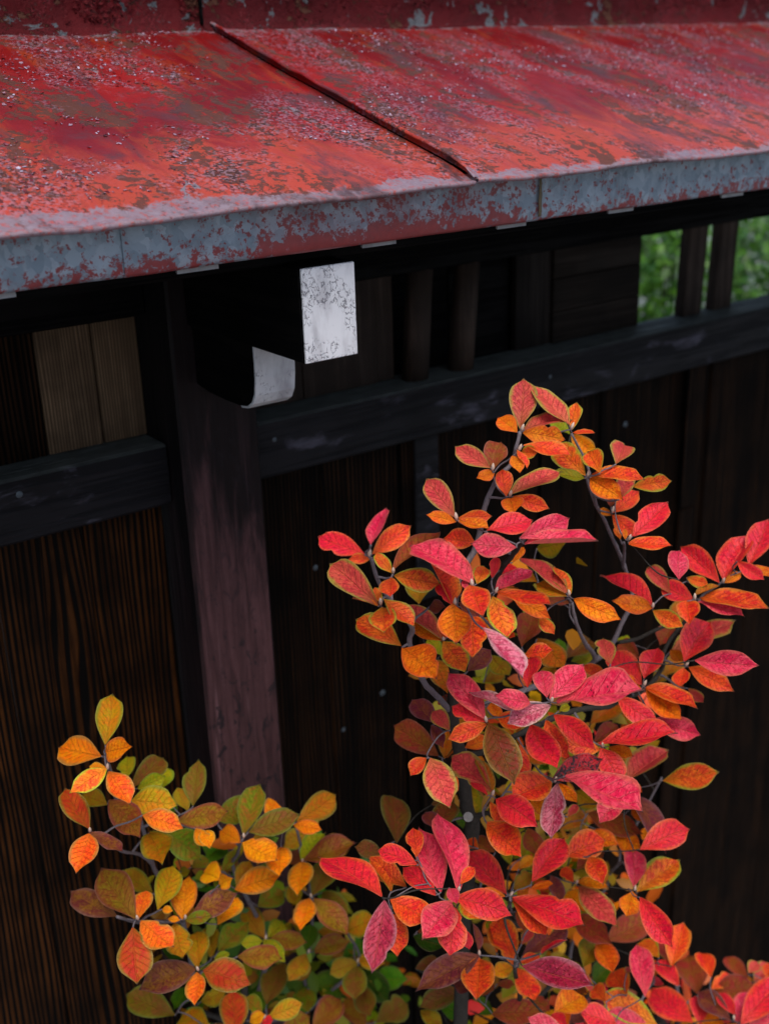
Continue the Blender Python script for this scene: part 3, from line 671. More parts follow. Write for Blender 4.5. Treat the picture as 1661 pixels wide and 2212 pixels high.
DATA = """#L A1 150 2200 550
585 670 655 150 245 q
545 780 125 690 300 y
590 740 845 690 230 o
600 900 265 1110 190 e
620 930 810 1210 230 r
600 900 430 880 90 y
790 1000 800 770 180 v
830 1090 1150 790 230 b
1120 1130 1150 860 200 v
840 1210 1260 1240 280 q
430 1500 180 1075 240 R
605 1255 330 1150 190 V
620 1215 905 1550 260 m
430 1540 304 1909 255 r
440 1525 742 1713 150 k
950 1360 1325 1470 210 r
1015 1534 1132 1836 290 q
1450 1270 1500 795 220 b
1285 1420 1779 1326 230 m
1400 1320 1290 1090 150 V
1180 1530 1505 1777 270 l
1470 1490 1610 1650 160 y
1150 1330 1280 1240 120 g
900 1100 1160 980 150 v
#L A2 650 2450 550
160 650 520 480 250 l
430 800 600 285 240 l
480 770 960 600 240 b
640 600 760 450 170 y
950 670 1355 380 240 q
920 700 1180 740 140 o
1080 800 830 920 190 V
1010 1060 1500 860 200 m
1000 1060 1240 780 120 v
400 870 190 750 190 o
420 870 735 1025 260 o
40 750 100 900 150 y
800 920 780 1170 240 y
1010 1060 960 1375 235 y
1100 1390 1300 1060 270 b
350 1340 795 1195 230 y
220 1250 0 1140 220 Y
200 1290 325 1230 150 o
570 1500 850 1330 230 l
880 1300 950 1500 150 V
60 1080 250 880 200 g
220 1160 380 930 120 l
#L A4 700 2750 580
870 490 790 780 200 y
920 490 1210 790 220 m
1000 430 1230 670 200 b
200 390 330 140 150 V
460 870 260 580 190 V
20 730 200 480 220 y
30 980 320 700 210 l
440 890 250 900 120 v
210 1030 610 1050 220 m
450 870 640 1060 140 v
490 860 640 690 170 v
500 870 830 890 170 m
850 990 880 710 150 g
480 1480 640 1060 230 b
850 1010 690 1240 190 V
920 980 1245 890 170 m
960 800 1190 820 120 V
1220 790 1470 680 220 q
1180 1050 1380 880 170 g
1330 1060 1560 1090 170 q
1330 1090 1080 1180 170 V
1190 1270 910 1320 260 g
1310 1110 1300 1400 210 b
1340 1290 1440 1560 190 b
1470 1240 1760 1230 200 g
1360 1150 1600 1450 230 G
470 1530 350 1340 130 g
490 1590 800 1460 170 q
440 1580 270 1400 150 l
180 1800 150 1310 250 R
870 1550 830 1300 210 l
900 1700 1170 1400 230 m
1390 1720 1210 1390 210 m
1500 1640 1800 1450 240 b
590 1760 890 1570 200 m
320 1640 450 1570 120 o
430 1658 540 1620 100 c
#L A3 200 2750 580
1190 660 1610 430 180 k
520 660 75 410 240 k
690 680 370 205 310 m
850 440 560 220 200 V
720 680 790 395 170 r
900 600 1050 150 230 q
740 700 1020 910 260 r
670 760 700 1250 290 R
1130 690 1190 260 230 o
1250 1150 770 1310 280 k
1270 1150 1250 770 220 q
1050 720 1120 1010 230 q
1270 1180 1245 1480 180 r
1320 1160 1720 1260 290 R
1400 1060 1380 740 160 V
1060 1580 590 1370 260 b
1380 1700 1100 1560 260 q
930 940 1130 1050 120 G
1180 1330 1050 1520 180 g
1300 1450 1520 1350 170 V
1150 690 1390 650 120 l
940 590 1030 600 70 y
990 680 1100 690 60 o
1210 200 1360 120 130 l
1100 250 1190 230 90 v
1420 1050 1560 1000 80 v
#R R1 1350 1220 550
1030 530 1055 50 235 d
1070 530 1515 350 170 d
1510 490 1175 110 200 d
1000 560 820 420 160 o
1050 560 1415 620 190 o
1530 540 1580 290 140 e
1520 580 1340 440 90 v
740 910 415 710 180 d
760 930 830 680 200 m
775 960 615 1005 110 o
390 1400 120 1025 210 d
400 1440 140 1375 110 o
420 1400 710 1380 120 r
410 1430 690 1500 110 o
890 1190 850 950 150 r
930 1160 1385 910 190 d
960 1190 1270 1290 140 r
920 1210 960 1345 190 o
990 730 1095 880 70 r
1040 760 1180 750 120 e
960 790 1015 920 120 o
1060 690 1470 745 130 r
#R R2 1850 1350 550
160 595 -140 297 230 e
150 620 -130 560 110 v
20 190 230 360 150 y
30 170 225 165 60 r
460 480 540 280 210 d
300 570 190 380 180 e
220 580 660 575 120 r
200 620 490 810 200 o
620 700 955 650 150 e
490 830 600 560 150 d
430 960 670 750 150 r
420 980 630 1170 170 r
420 980 300 920 70 y
620 1190 945 870 230 c
580 1260 945 1245 130 r
500 1220 460 1100 70 o
550 1220 550 1120 50 o
410 900 430 790 80 m
#R R4 1500 1640 550
240 260 660 140 160 c
570 330 1040 125 210 p
620 390 1245 370 150 p
540 420 140 390 200 p
100 800 190 1030 240 r
150 780 220 610 150 e
60 850 20 740 60 p
300 730 330 520 100 c
440 580 520 730 150 c
330 840 670 650 130 p
500 570 600 430 80 o
350 860 820 980 150 r
500 900 820 1080 150 o
310 900 440 1250 240 e
210 1110 390 1280 150 o
420 1260 510 1290 80 r
210 1220 545 1640 190 P
1030 870 600 500 210 d
1070 880 930 610 80 e
1030 900 750 780 150 q
1060 970 810 920 110 m
1100 930 1490 1090 190 o
740 430 970 380 200 V
590 1400 700 1060 230 m
620 1480 850 1430 150 r
770 1100 890 1240 120 e
740 1320 980 1580 230 q
980 1550 960 1320 110 g
1020 1520 1250 1330 230 b
1060 1570 1280 1500 130 v
60 1640 270 1450 170 k
280 1480 440 1640 170 V
740 760 540 680 150 q
#R R3 1040 1640 550
1520 370 1240 340 170 r
440 490 5 320 210 c
500 400 625 45 150 p
515 490 865 235 190 r
490 540 300 540 90 r
720 640 1130 250 190 m
710 680 560 490 120 e
730 700 1125 760 200 e
690 720 690 890 170 r
970 980 990 700 260 V
580 1000 125 595 260 d
600 980 540 830 80 e
570 1000 340 920 70 o
620 1010 625 1195 230 e
620 930 900 1150 140 e
800 1390 370 1130 240 e
1200 1320 780 965 190 d
1210 1340 905 1150 150 o
1170 1120 1230 1290 90 r
1310 1000 1025 440 210 r
1500 780 940 350 240 p
1300 990 1150 780 110 c
1340 920 1370 790 60 o
1320 980 1345 1280 270 o
1500 1050 1490 1440 240 r
1210 1340 1400 1590 220 e
1190 1480 1060 1320 130 v
1360 960 1540 1080 100 k
1080 1000 1200 1000 120 k
#R R5 1950 1680 550
510 870 40 570 190 c
520 890 155 830 170 o
690 760 475 520 150 d
770 620 780 340 190 p
920 820 620 690 180 c
850 600 1040 660 110 e
1170 650 815 320 200 c
1210 630 1465 210 190 c
1220 650 1380 550 90 o
1460 480 1640 30 220 c
1345 440 1580 600 130 c
1500 480 1661 590 60 o
980 800 1550 820 150 r
960 840 1355 940 110 p
930 770 1150 690 80 q
800 800 770 1060 190 q
520 920 775 1055 150 e
850 830 880 1010 190 r
730 1060 600 1240 150 m
700 1320 1275 1050 230 d
820 1420 1060 1060 260 c
930 1410 1460 1445 210 p
870 1475 1250 1670 170 r
830 1490 790 1630 150 r
410 1650 90 1330 240 c
430 1590 560 1290 200 c
100 1450 30 1200 180 d
390 1390 200 1240 150 m
620 1560 780 1390 150 q
690 1310 800 1400 100 o
520 1640 640 1540 120 V
160 1210 280 1190 40 v
80 1560 330 1640 130 o
700 1600 800 1661 100 o
#R R7 1760 2100 550
80 520 390 200 250 p
150 560 900 460 200 p
640 300 430 200 120 r
980 420 780 340 100 o
1020 410 1465 595 180 r
1020 420 1330 690 190 o
740 500 1090 740 190 c
750 520 960 730 110 o
590 960 1235 870 220 c
1090 720 1495 850 190 p
510 960 730 790 150 m
575 1020 240 950 170 r
120 680 470 970 190 c
580 1000 760 1300 220 c
650 990 870 1060 90 o
100 1310 560 1120 230 x
230 1280 880 1540 210 p
150 1345 95 1800 220 P
170 1350 330 1520 110 o
830 1330 1215 1040 190 d
850 1220 950 1060 110 m
1190 1320 1655 1240 210 e
800 1480 600 1690 200 p
940 1080 1110 970 100 v
480 760 740 560 220 q
170 640 270 600 70 v
40 730 220 1050 180 r
1130 660 1000 700 60 v
840 1350 970 1430 100 r
330 1420 530 1540 180 V
1440 420 1570 545 110 d
#R R6 1260 2100 550
150 20 425 260 300 o
470 140 580 440 220 q
960 720 610 260 240 p
1270 650 840 440 150 P
1400 560 1085 490 180 p
1600 590 1230 735 220 P
1370 410 1390 140 210 c
1560 510 1510 240 190 p
960 750 650 600 150 c
970 770 640 890 160 r
990 750 1210 1250 300 B
1080 700 1360 770 170 r
1400 780 1630 1150 260 c
1290 940 1290 1290 90 r
500 1080 70 770 250 m
480 760 260 540 190 k
610 830 450 640 150 d
430 780 530 980 110 k
600 600 520 500 110 m
560 1110 590 830 150 q
380 1100 240 1255 130 r
420 1100 590 1515 270 d
1020 1440 640 1080 250 d
1030 1440 900 1110 110 q
980 1470 820 1340 70 c
760 1000 970 930 130 o
1010 560 1090 720 120 o
940 360 1130 250 130 V
1240 1310 1070 1120 100 o
990 1080 1080 1280 80 g
1480 1210 1610 1150 110 g
1340 1000 1540 1130 160 q
800 1360 870 1640 130 v
880 1450 960 1640 100 v
430 1560 640 1450 150 b
1400 1500 1560 1650 120 o
1600 1330 1280 1470 290 r
#R R8 1040 2580 550
610 1010 40 555 260 c
700 960 520 640 130 e
850 920 510 640 200 r
960 700 590 560 170 c
950 620 920 350 150 r
1190 970 985 370 270 p
1360 960 1200 190 230 p
1140 1000 830 720 190 c
1380 890 1510 740 100 r
690 1040 1040 1240 260 r
640 1050 525 1650 270 w
720 1180 760 1540 220 r
1300 1080 1055 1370 290 p
1330 1120 1280 1530 240 c
1270 930 1340 1070 110 p
1380 1040 1560 1190 170 e
1400 1320 1460 1500 110 c
750 490 700 30 270 b
620 600 370 530 150 b
1160 370 1280 90 230 b
1130 350 1030 180 130 k
1330 130 1400 320 90 g
960 1350 1130 1370 120 m
920 1400 1200 1490 160 G
#R R9 1500 2600 550
340 -10 700 235 250 c
280 20 400 230 110 r
-60 960 420 1110 240 c
440 930 75 540 230 c
690 800 980 410 260 c
500 970 1105 1165 230 c
500 990 800 1275 150 r
540 940 640 880 80 o
430 950 215 900 90 o
250 230 545 530 250 r
650 280 740 530 190 m
1010 560 1385 400 240 r
1130 690 1370 500 110 m
920 290 1230 130 170 q
1040 170 1130 60 90 d
1150 850 1480 1200 230 d
1100 1150 1420 1370 200 m
1170 1090 1040 900 160 y
1330 1400 1470 1655 190 o
1260 560 1370 770 180 r
1100 810 980 680 110 r
1130 800 1400 840 100 y
880 740 970 960 130 k
680 870 880 830 80 o
510 880 680 730 150 V
560 680 700 560 100 y
600 560 600 280 130 v
480 640 420 470 100 v
510 1620 340 1160 250 r
340 1500 260 1220 70 o
600 1530 1000 1200 240 k
780 1510 1000 1350 60 c
590 1420 700 1270 100 d
530 1100 680 1260 110 m
830 1120 860 1300 110 e
330 520 140 380 150 m
160 480 70 400 110 r
560 1620 750 1520 80 r
590 1630 1186 1789 250 w
1240 130 1700 300 200 m
1230 320 1490 420 150 o
#R R11 1350 2879 450
780 870 740 1290 340 r
770 840 115 1200 300 k
750 800 700 470 110 k
1220 990 1410 1340 250 r
1170 980 970 1040 170 y
980 1180 1170 1190 100 m
590 1230 110 1440 220 b
470 1160 640 1240 150 k
750 1340 930 1200 100 m
920 1540 1490 1520 250 m
1800 1800 1400 1600 250 p
1380 1320 1580 1480 150 m
0 1000 260 900 150 b
650 1500 900 1400 250 g
300 1450 580 1500 200 g
60 1500 290 1640 160 V
#R R10 1950 2600 550
310 -60 635 390 180 k
390 490 850 290 240 c
330 860 320 490 200 p
360 910 760 590 250 e
320 900 270 1110 170 o
390 960 660 1370 210 c
60 1380 470 1170 240 m
700 1640 810 1210 210 r
420 400 440 280 70 o
160 350 360 450 170 o
330 60 420 200 110 o
#R R12 1800 2929 700
1110 720 1035 410 210 m
1210 590 1130 400 130 r
880 470 780 250 110 d
810 440 680 300 140 e
0 870 230 720 190 o
700 740 640 360 160 p
560 720 450 540 170 r
780 590 770 460 50 y
970 660 790 460 130 c
770 650 830 600 80 c
800 960 390 740 190 e
1070 940 760 680 220 c
760 1000 415 890 150 p
1130 960 1090 740 130 c
1360 920 1120 700 150 k
1400 880 1270 720 100 c
1400 940 1530 710 170 p
1440 950 1760 620 220 c
1500 960 1760 830 120 p
1240 690 1520 660 170 m
1210 680 1360 580 100 r
1500 630 1330 440 110 m
1500 560 1570 470 90 d
1540 650 1640 490 120 d
1640 600 1661 480 80 r
1150 900 1300 949 120 o
850 850 740 750 90 d
880 900 780 740 70 q
900 949 1000 900 120 q
400 780 310 690 120 r
230 540 290 690 60 d
480 960 240 870 170 c
120 940 260 850 100 k
-20 880 90 960 90 c
180 660 240 700 70 m
300 650 430 500 150 g
230 510 330 330 170 V
560 560 590 510 50 d
"""
SRC = 1661 / 2500
REG = {}
def parse():
    out = []; cur = None
    for ln in DATA.strip().splitlines():
        w = ln.split()
        if w[0][0] == '#': cur = (w[0][1], w[1], float(w[2]), float(w[3]), float(w[4]) / 1661); REG[w[1]] = cur; continue
        bx, by, tx, ty, wd = map(float, w[:5])
        sh, rn, x0, y0, sc = cur
        f = lambda a, o: (o + a * sc) * SRC
        which = 'C' if rn == 'R12' else sh
        out.append(dict(sh=which, b=(f(bx, x0), f(by, y0)), t=(f(tx, x0), f(ty, y0)), w=wd * sc * SRC, c=w[5]))
    return out
LEAVES = parse()
def P(reg, x, y, Y):
    s, n, x0, y0, sc = REG[reg]; return at((x0 + x * sc) * SRC, (y0 + y * sc) * SRC, Y)

def leaf_object(parent, base, tipd, L, Wd, nrm, code, rnd, tones={}):
    y = tipd.normalized(); x = y.cross(nrm).normalized(); z = x.cross(y).normalized()
    if z.dot(nrm) < 0: x, z = -x, -z
    o = bpy.data.objects.new('leaf', rnd.choice(LM))
    m = Matrix((x * Wd, y * L, z * Wd)).transposed().to_4x4(); m.translation = base
    put(o, parent); o.matrix_basis = m
    a, b, c, wet = tones.get(code, TONE[code]); j = rnd.uniform(.86, 1.14) * (1.32 if tones else 1.0); hsh = rnd.uniform(-.12, .12)
    f = lambda q: (q[0] * j, max(.004, q[1] * j * (1 + hsh * 1.6)), q[2] * j)
    o['tone'] = f(a); o['glow'] = f(b); o['rim'] = f(c); o['wet'] = wet; o['spot'] = 1.0 if code == 'x' else 0.0
    return o

def build_shrub(obj, key, depths, stems, roots, thick, rnd, wob=.02, size=1.0):
    """roots: stem polylines (points, radii); every whorl of leaves gets its own twig from the nearest stem"""
    pts = []
    for path, rad, m in stems:
        sp = smooth_path(path, 7); n = len(sp)
        rr = [rad[0] + (rad[1] - rad[0]) * i / (n - 1) for i in range(n)]
        V, F = tube_data(sp, rr, 9, rnd.random() * 9, .30); mesh('stem', V, F, m, obj)
        pts += list(zip(sp, rr))
    cl = []
    for lf in [l for l in LEAVES if l['sh'] == key]:
        for c in cl:
            if abs(c['x'] - lf['b'][0]) < 17 and abs(c['y'] - lf['b'][1]) < 17:
                c['l'].append(lf); break
        else: cl.append(dict(x=lf['b'][0], y=lf['b'][1], l=[lf]))
    for c in cl:
        ds = [depths[l['c']] for l in c['l']]
        c['Y'] = sum(ds) / len(ds) * .5 + min(ds) * .5 + rnd.uniform(-wob, wob)
        n = len(c['l']); c['hub'] = at(sum(l['b'][0] for l in c['l']) / n, sum(l['b'][1] for l in c['l']) / n, c['Y'])
        c['best'] = (9.0, None)
    def cost(q, hub): return (q[0] - hub).length + .45 * max(0.0, q[0].z - hub.z + .012)
    def offer(new, todo):
        for c in todo:
            for q in new:
                v = cost(q, c['hub'])
                if v < c['best'][0]: c['best'] = (v, q)
    todo = list(cl); offer(pts, todo)
    while todo:                                            # grow outwards: every new twig can carry the next
        c = min(todo, key=lambda q: q['best'][0]); todo.remove(c)
        Y, hub, best, n = c['Y'], c['hub'], c['best'][1], len(c['l'])
        root = best[0]; d = (hub - root); dl = d.length
        c1 = root + d * .35 + Vector((rnd.uniform(-.06, .06) * dl, .12 * dl, -.02 * dl)); c2 = root + d * .75 + Vector((rnd.uniform(-.05, .05) * dl, .10 * dl, -.08 * dl))
        path = smooth_path([root, c1, c2, hub], 5)
        n2 = len(path); r0 = min(.0020, best[1] * .85); rad = [r0 + (.0010 - r0) * q / (n2 - 1) for q in range(n2)]
        V, F = tube_data(path, rad, 6, rnd.random() * 9, .25)
        offer(list(zip(path, rad))[4:-2], todo)
        for lf in c['l']:                                  # leaf stalks
            e = at(lf['b'][0], lf['b'][1], Y)
            if (e - hub).length > .002:
                V2, F2 = tube_data([hub, (hub + e) * .5 + Vector((0, .001, -.001)), e], [.0009, .0008, .0007], 5); o0 = len(V)
                V += V2; F += [tuple(q + o0 for q in f) for f in F2]
        br = mesh('branch', V, F, M['bark'] if dl < .07 else M['bark_dark'], obj)
        if n >= 3:                                         # terminal bud
            ax = (Vector((0, -.25, 1)) + Vector((rnd.uniform(-.3, .3), rnd.uniform(-.3, .3), 0))).normalized()
            bp = [hub + ax * q for q in (0, .003, .006, .009)]
            V, F = tube_data(bp, [.0012, .0022, .0018, .0004], 6); mesh('bud', V, F, M['bud'], br)
        for lf in c['l']:
            bse = at(lf['b'][0], lf['b'][1], Y)
            view = (bse - CAM).normalized(); dist = (bse - CAM).dot(ROT @ Vector((0, 0, -1)))
            px = dist / FPX
            dx, dy = lf['t'][0] - lf['b'][0], lf['t'][1] - lf['b'][1]
            cr, cu = ROT @ Vector((1, 0, 0)), ROT @ Vector((0, 1, 0))
            pv = (cr * dx - cu * dy) * px; pv -= view * pv.dot(view); l = pv.length; pd = pv / l
            w = lf['w'] * px * 1.17 * size
            upc = pd.z
            L = max(l * 1.12, w / .66)
            kk = math.sqrt(max(0.0, (L / l) ** 2 - 1))
            kz = kk * (1 if upc > .25 else -1) + (.22 * upc) + rnd.uniform(-.14, .14)
            ax = pd * l * 1.12 * size + view * (l * kz); L = ax.length
            toc = -view; nr = toc - ax.normalized() * toc.dot(ax.normalized()); nr.normalize()
            Wt = w
            if w / l < .47:
                Wt = .50 * L; ang = math.acos(min(1, max(.42, w / Wt)))
                cand = [Matrix.Rotation(s * ang, 3, ax.normalized()) @ nr for s in (1, -1)]
                nr = max(cand, key=lambda q: q.z)
            else:
                cand = [Matrix.Rotation(s * .22, 3, ax.normalized()) @ nr for s in (1, -1)]; nr = max(cand, key=lambda q: q.z)
            leaf_object(br, bse, ax, L, Wt, nr, lf['c'], rnd, DRY if key == 'L' else {})
    return cl, pts

TR = -.56
red = thing('red_shrub', at(1030, 2400, -.5) * 1.0, 'tall shrub with glossy crimson and orange leaves rising before the fence', 'shrub')
rb = P('R8', 1490, 480, -.56)
red.location = Vector((rb.x + .02, -.50, GROUND))
kd, kb = M['bark_dark'], M['bark']
trunk = [Vector(red.location), Vector((rb.x + .01, -.52, -1.35)), P('R8', 1490, 480, -.55), P('R6', 790, 1640, -.55), P('R6', 720, 1100, -.55), P('R6', 640, 700, -.56), P('R6', 650, 250, -.57), P('R3', 1290, 1300, -.58)]
stems = [
 (trunk, (.011, .0058), kd),
 ([P('R3', 1290, 1300, -.58), P('R3', 1360, 740, -.58), P('R3', 1530, 420, -.58), P('R1', 680, 1300, -.59), P('R1', 800, 1020, -.59), P('R1', 940, 870, -.59), P('R1', 985, 720, -.60), P('R1', 1028, 560, -.60)], (.0042, .0019), kb),
 ([P('R6', 620, 640, -.56), P('R6', 470, 480, -.57), P('R6', 345, 335, -.58), P('R3', 880, 1370, -.58), P('R3', 905, 1220, -.59), P('R3', 790, 1040, -.60), P('R3', 650, 890, -.61), P('R3', 560, 720, -.62), P('R3', 505, 530, -.63)], (.0040, .0018), kb),
 ([P('R3', 1300, 1280, -.58), P('R4', 220, 1010, -.60), P('R4', 300, 790, -.62), P('R4', 400, 620, -.64), P('R4', 520, 470, -.66), P('R4', 610, 350, -.68)], (.0045, .0026), kd),
 ([P('R6', 700, 1080, -.55), P('R6', 980, 1030, -.57), P('R6', 1280, 870, -.60), P('R7', 310, 640, -.60), P('R7', 640, 600, -.59), P('R7', 760, 540, -.59), P('R7', 1000, 430, -.60), P('R7', 1180, 220, -.60), P('R5', 610, 1370, -.61), P('R5', 690, 1200, -.61), P('R5', 820, 1040, -.61), P('R5', 960, 840, -.62)], (.0044, .0022), kd),
 ([P('R6', 640, 700, -.55), P('R6', 1000, 560, -.55), P('R7', 300, 260, -.54), P('R7', 520, 140, -.55), P('R7', 450, 0, -.56), P('R4', 1230, 1400, -.57), P('R4', 1130, 1180, -.58), P('R4', 1080, 960, -.58)], (.0044, .0020), kb),
 ([P('R7', 520, 140, -.55), P('R5', 60, 1330, -.55), P('R5', 140, 1210, -.55), P('R5', 215, 1040, -.55), P('R5', 290, 890, -.55), P('R5', 310, 700, -.54), P('R5', 240, 500, -.54), P('R5', 205, 400, -.54), P('R5', 120, 210, -.55), P('R2', 330, 1000, -.56), P('R2', 265, 890, -.57), P('R2', 200, 720, -.58), P('R2', 165, 590, -.58)], (.0038, .0018), kb),
 ([P('R5', 180, 1235, -.55), P('R5', 360, 1200, -.56), P('R5', 520, 1125, -.57), P('R5', 700, 1055, -.58)], (.0030, .0020), kd),
 ([P('R2', 265, 890, -.57), P('R2', 235, 750, -.58), P('R2', 170, 480, -.56), P('R2', 20, 180, -.55)], (.0022, .0015), kb),
 ([P('R2', 530, 1500, -.54), P('R2', 540, 1320, -.56), P('R2', 535, 1250, -.58)], (.0022, .0017), kb),
 ([P('R9', 100, 170, -.55), P('R9', 280, 130, -.57), P('R9', 420, 170, -.60)], (.0035, .0022), kd),
 ([P('R8', 1500, 700, -.54), P('R9', 260, 820, -.56), P('R9', 450, 970, -.60), P('R9', 480, 1000, -.63)], (.0045, .0026), kd),
 ([P('R8', 1500, 900, -.53), P('R9', 560, 1240, -.50), P('R9', 900, 1100, -.47), P('R9', 1020, 960, -.46), P('R9', 1110, 800, -.46)], (.0040, .0022), kd),
 ([P('R9', 1060, 1570, -.46), P('R9', 1090, 1400, -.46), P('R9', 1180, 1180, -.46), P('R9', 1300, 1000, -.46), P('R9', 1420, 860, -.46), P('R9', 1460, 720, -.46), P('R9', 1540, 620, -.46), P('R9', 1565, 470, -.47), P('R10', 370, 220, -.50), P('R7', 1180, 1290, -.52)], (.0030, .0016), kb),
 ([Vector((rb.x, -.51, -1.40)), P('R11', 1200, 1500, -.56), P('R11', 1190, 980, -.62)], (.0050, .0028), kd),
 ([Vector((rb.x + .01, -.51, -1.40)), P('R9', 900, 1800, -.48), P('R9', 1060, 1570, -.46)], (.0045, .0030), kd),
 ([P('R9', 1460, 720, -.46), P('R10', 230, 620, -.50), P('R10', 360, 920, -.56)], (.0020, .0016), kb),
]
build_shrub(red, 'R', DEPTH['R'], stems, None, 1, random.Random(11))
# sawn-off side stem on the main trunk
c0 = P('R8', 1455, 230, -.553); dr = (CAM - c0).normalized()
st = mesh('sawn_stub', *tube_data([c0, c0 + dr * .012], [.0075, .0068], 10), kd, red)
V = [c0 + dr * .0122]; uu = dr.cross(Vector((0, 0, 1))).normalized(); ww = dr.cross(uu)
for q in range(12): V.append(c0 + dr * .0122 + (uu * math.cos(q * .5236) + ww * math.sin(q * .5236)) * .0064)
mesh('cut_face', V, [(0, 1 + q, 1 + (q + 1) % 12) for q in range(12)], M['cut'], st)

# shaded leaves deeper inside the crown, too many and too hidden to tell apart
def inner_leaves(obj, spots, rnd, codes):
    V, F, C = [], [], []
    for (c, rad, n) in spots:
        for _ in range(n):
            p = c + Vector([max(-1.5, min(1.5, rnd.gauss(0, .9))) * q for q in rad])
            a = Vector((rnd.uniform(-1, 1), rnd.uniform(-1, .6), rnd.uniform(-.5, .7))).normalized(); nn = Vector((rnd.uniform(-.7, .7), rnd.uniform(-1, .2), rnd.uniform(.3, 1))).normalized()
            x = a.cross(nn).normalized(); z = x.cross(a); L = rnd.uniform(.030, .048); w = L * rnd.uniform(.23, .29); i0 = len(V)
            for (t, s) in ((0, 0), (.25, .75), (.55, 1), (.82, .6), (1, 0)):
                if s == 0: V.append(p + a * L * t - z * .1 * L * t * t); continue
                for sg in (-1, 0, 1): V.append(p + a * L * t + x * w * s * sg + z * (abs(sg) * w * s * .25 - .1 * L * t * t))
            F.extend([(i0, i0 + 1, i0 + 2), (i0, i0 + 2, i0 + 3), (i0 + 1, i0 + 4, i0 + 5, i0 + 2), (i0 + 2, i0 + 5, i0 + 6, i0 + 3), (i0 + 4, i0 + 7, i0 + 8, i0 + 5), (i0 + 5, i0 + 8, i0 + 9, i0 + 6), (i0 + 7, i0 + 10, i0 + 8), (i0 + 8, i0 + 10, i0 + 9)])
            t = TONE[rnd.choice(codes)][rnd.choice((0, 1))]; C += [(*[q * rnd.uniform(.9, 1.25) for q in t], 1)] * 11
    o = mesh('inner_leaves', V, F, M['inner'], obj); o['kind'] = 'stuff'
    at_ = o.data.color_attributes.new('hue', 'FLOAT_COLOR', 'POINT')
    for i, c in enumerate(C): at_.data[i].color = c
    return o
k = Kit('inner_leaf'); hc = k.n('ShaderNodeAttribute', {'attribute_name': 'hue'}); M['inner'] = k.done(hc, .5, None, .35, trans=(hc, .25))
inner_leaves(red, [(P('R6', 1100, 500, -.42), (.07, .05, .05), 40), (P('R7', 500, 900, -.40), (.08, .05, .06), 50), (P('R9', 900, 600, -.40), (.10, .06, .08), 140), (P('R6', 1300, 1000, -.44), (.08, .04, .06), 60), (P('R9', 700, 1300, -.36), (.11, .06, .05), 70), (P('R4', 600, 900, -.46), (.04, .04, .04), 12), (P('R11', 1300, 1500, -.42), (.10, .05, .05), 50)], random.Random(4), 'qVoyYvvVrVyv')

# low shrub on the left, drier, under the eave
low = thing('orange_green_shrub', (0, 0, 0), 'low shrub with matt orange, olive and green leaves beside the post', 'shrub')
lb = P('A4', 300, 1658, -.2); low.location = Vector((lb.x, -.20, GROUND))
L0 = Vector(low.location); L1 = Vector((lb.x, -.20, -1.45))
ls = [
 ([L0, L1, P('A4', 330, 1658, -.20), P('A4', 470, 1540, -.22)], (.007, .004), kd),
 ([L1, P('A3', 1250, 1500, -.20), P('A3', 1285, 1150, -.29)], (.005, .0022), kd),
 ([L1, P('A4', 450, 1200, -.18), P('A4', 480, 870, -.20), P('A2', 340, 1160, -.22), P('A2', 375, 980, -.25), P('A2', 415, 820, -.28)], (.005, .0018), kb),
 ([P('A3', 1260, 1400, -.19), P('A3', 1130, 700, -.24), P('A3', 880, 240, -.24), P('A3', 840, 160, -.25), P('A3', 720, 75, -.27), P('A3', 560, 45, -.29), P('A1', 430, 1520, -.32)], (.0040, .0018), kb),
 ([P('A3', 1130, 700, -.24), P('A3', 740, 710, -.30), P('A3', 520, 660, -.33)], (.0030, .0020), kb),
 ([P('A3', 860, 190, -.24), P('A1', 900, 1360, -.24), P('A1', 690, 1200, -.27), P('A1', 640, 930, -.29), P('A1', 575, 740, -.32)], (.0030, .0016), kb),
 ([L1, P('A4', 900, 1500, -.16), P('A4', 830, 1250, -.16), P('A4', 870, 1000, -.18), P('A4', 900, 480, -.24), P('A2', 940, 690, -.26)], (.0045, .0018), kb),
 ([P('A4', 900, 1500, -.16), P('A4', 1330, 1100, -.20), P('A4', 1215, 780, -.25)], (.0035, .0018), kb),
]
build_shrub(low, 'L', DEPTH['L'], ls, None, 1, random.Random(23), .012, .92)
inner_leaves(low, [(P('A4', 600, 900, -.14), (.10, .03, .08), 110), (P('A4', 500, 1500, -.14), (.12, .03, .06), 90), (P('A4', 1350, 1300, -.14), (.07, .03, .06), 60), (P('A2', 600, 1000, -.16), (.08, .03, .04), 50), (P('A3', 1250, 700, -.16), (.05, .03, .05), 30)], random.Random(5), 'gVVlvvqg')

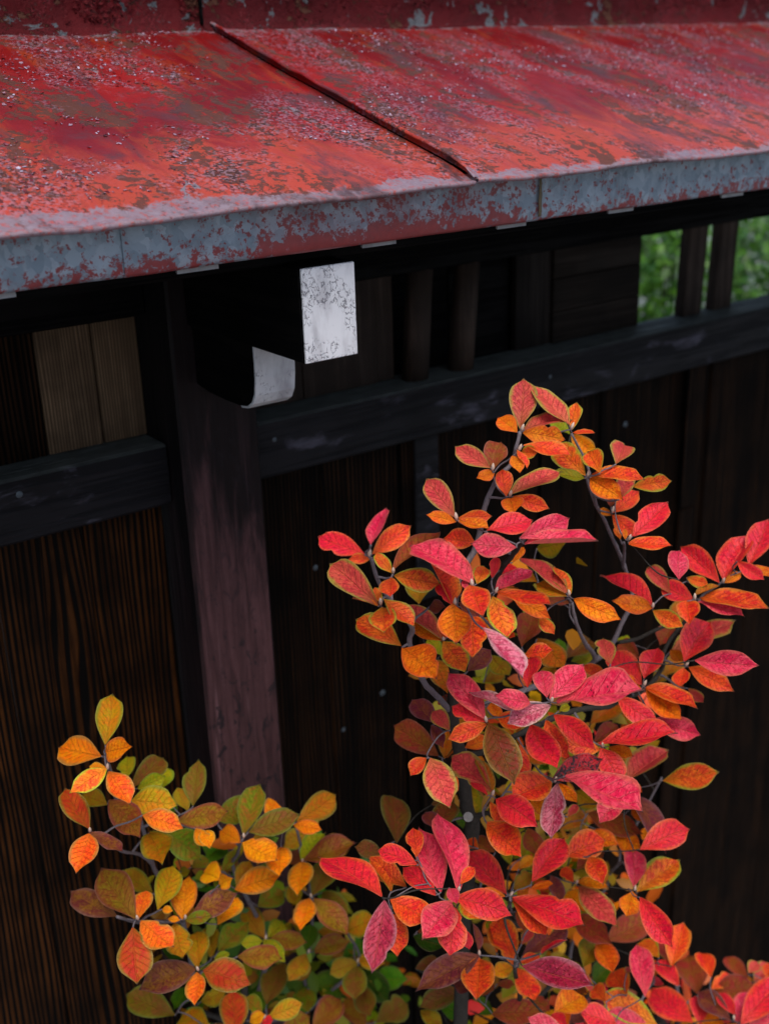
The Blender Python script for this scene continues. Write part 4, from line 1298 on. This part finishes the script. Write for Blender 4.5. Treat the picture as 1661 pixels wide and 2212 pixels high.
# nearest low shrub in the lower right corner
corner = thing('crimson_shrub', (0, 0, 0), 'low shrub of dense wet crimson leaves filling the lower right corner', 'shrub')
cb = P('R12', 900, 1000, -.58); corner.location = Vector((cb.x, -.52, GROUND))
C0 = Vector(corner.location); C1 = Vector((cb.x, -.53, cb.z - .12))
cs = [([C0, C1, P('R12', 900, 1000, -.58), P('R12', 1000, 900, -.58)], (.008, .003), kd),
      ([C1, P('R12', 700, 950, -.60), P('R12', 650, 780, -.64)], (.004, .002), kd),
      ([C1, P('R12', 1400, 1000, -.60), P('R12', 1420, 900, -.62), P('R12', 1530, 650, -.52)], (.004, .002), kd),
      ([C1, P('R12', 250, 900, -.55), P('R12', 300, 650, -.46)], (.004, .002), kd),
      ([P('R12', 1000, 900, -.58), P('R12', 910, 500, -.56), P('R12', 885, 300, -.55)], (.003, .0018), kb)]
build_shrub(corner, 'C', DEPTH['R'], cs, None, 1, random.Random(31))
inner_leaves(corner, [(P('R12', 900, 900, -.48), (.10, .05, .03), 50), (P('R12', 1500, 880, -.48), (.08, .04, .03), 40), (P('R12', 300, 850, -.44), (.07, .04, .03), 40)], random.Random(6), 'mqrRock')

# ------------------------------------------------------------------ garden seen through the lattice
def garden_shrub(loc, rx, rz, n, seed, label):
    r = random.Random(seed); t = thing('garden_shrub', (loc[0], loc[1], GROUND), label, 'shrub', 'green shrubs behind the fence')
    V, F = [], []
    cl = [Vector((loc[0] + r.gauss(0, .5) * rx, loc[1] + r.gauss(0, .5) * rx, r.uniform(-1.75, rz))) for _ in range(40)]
    for _ in range(n):
        c = r.choice(cl); p = c + Vector((r.gauss(0, 1), r.gauss(0, 1), r.gauss(0, 1))) * .11
        a = Vector((r.uniform(-1, 1), r.uniform(-1, 1), r.uniform(-1, .4))).normalized(); nn = Vector((r.uniform(-.6, .6), r.uniform(-.6, .6), 1)).normalized(); x = a.cross(nn).normalized()
        L = r.uniform(.04, .075); i0 = len(V)
        V.extend([p, p + a * L * .5 + x * L * .25, p + a * L, p + a * L * .5 - x * L * .25]); F.append((i0, i0 + 1, i0 + 2, i0 + 3))
    b = Vector((loc[0], loc[1], GROUND))
    for q in range(4):
        e = b + Vector((r.uniform(-.4, .4) * rx, r.uniform(-.4, .4) * rx, rz - GROUND - .25)); mesh('stem', *tube_data(smooth_path([b, b + (e - b) * .5 + Vector((.05, 0, .05)), e]), [.012 - .0006 * i for i in range(13)], 6), kd, t)
    o = mesh('foliage', V, F, M['back_leaf'], t, False); o['kind'] = 'stuff'
garden_shrub((4.05, 2.0), .40, -.62, 5600, 1, 'bright green shrub behind the fence, left in the lattice opening')
garden_shrub((5.25, 2.2), .50, -.60, 6000, 2, 'bright green shrub behind the fence, right in the lattice opening')
garden_shrub((6.6, 4.6), .8, -.9, 6000, 3, 'farthest green shrub behind the fence, across the pale gravel')
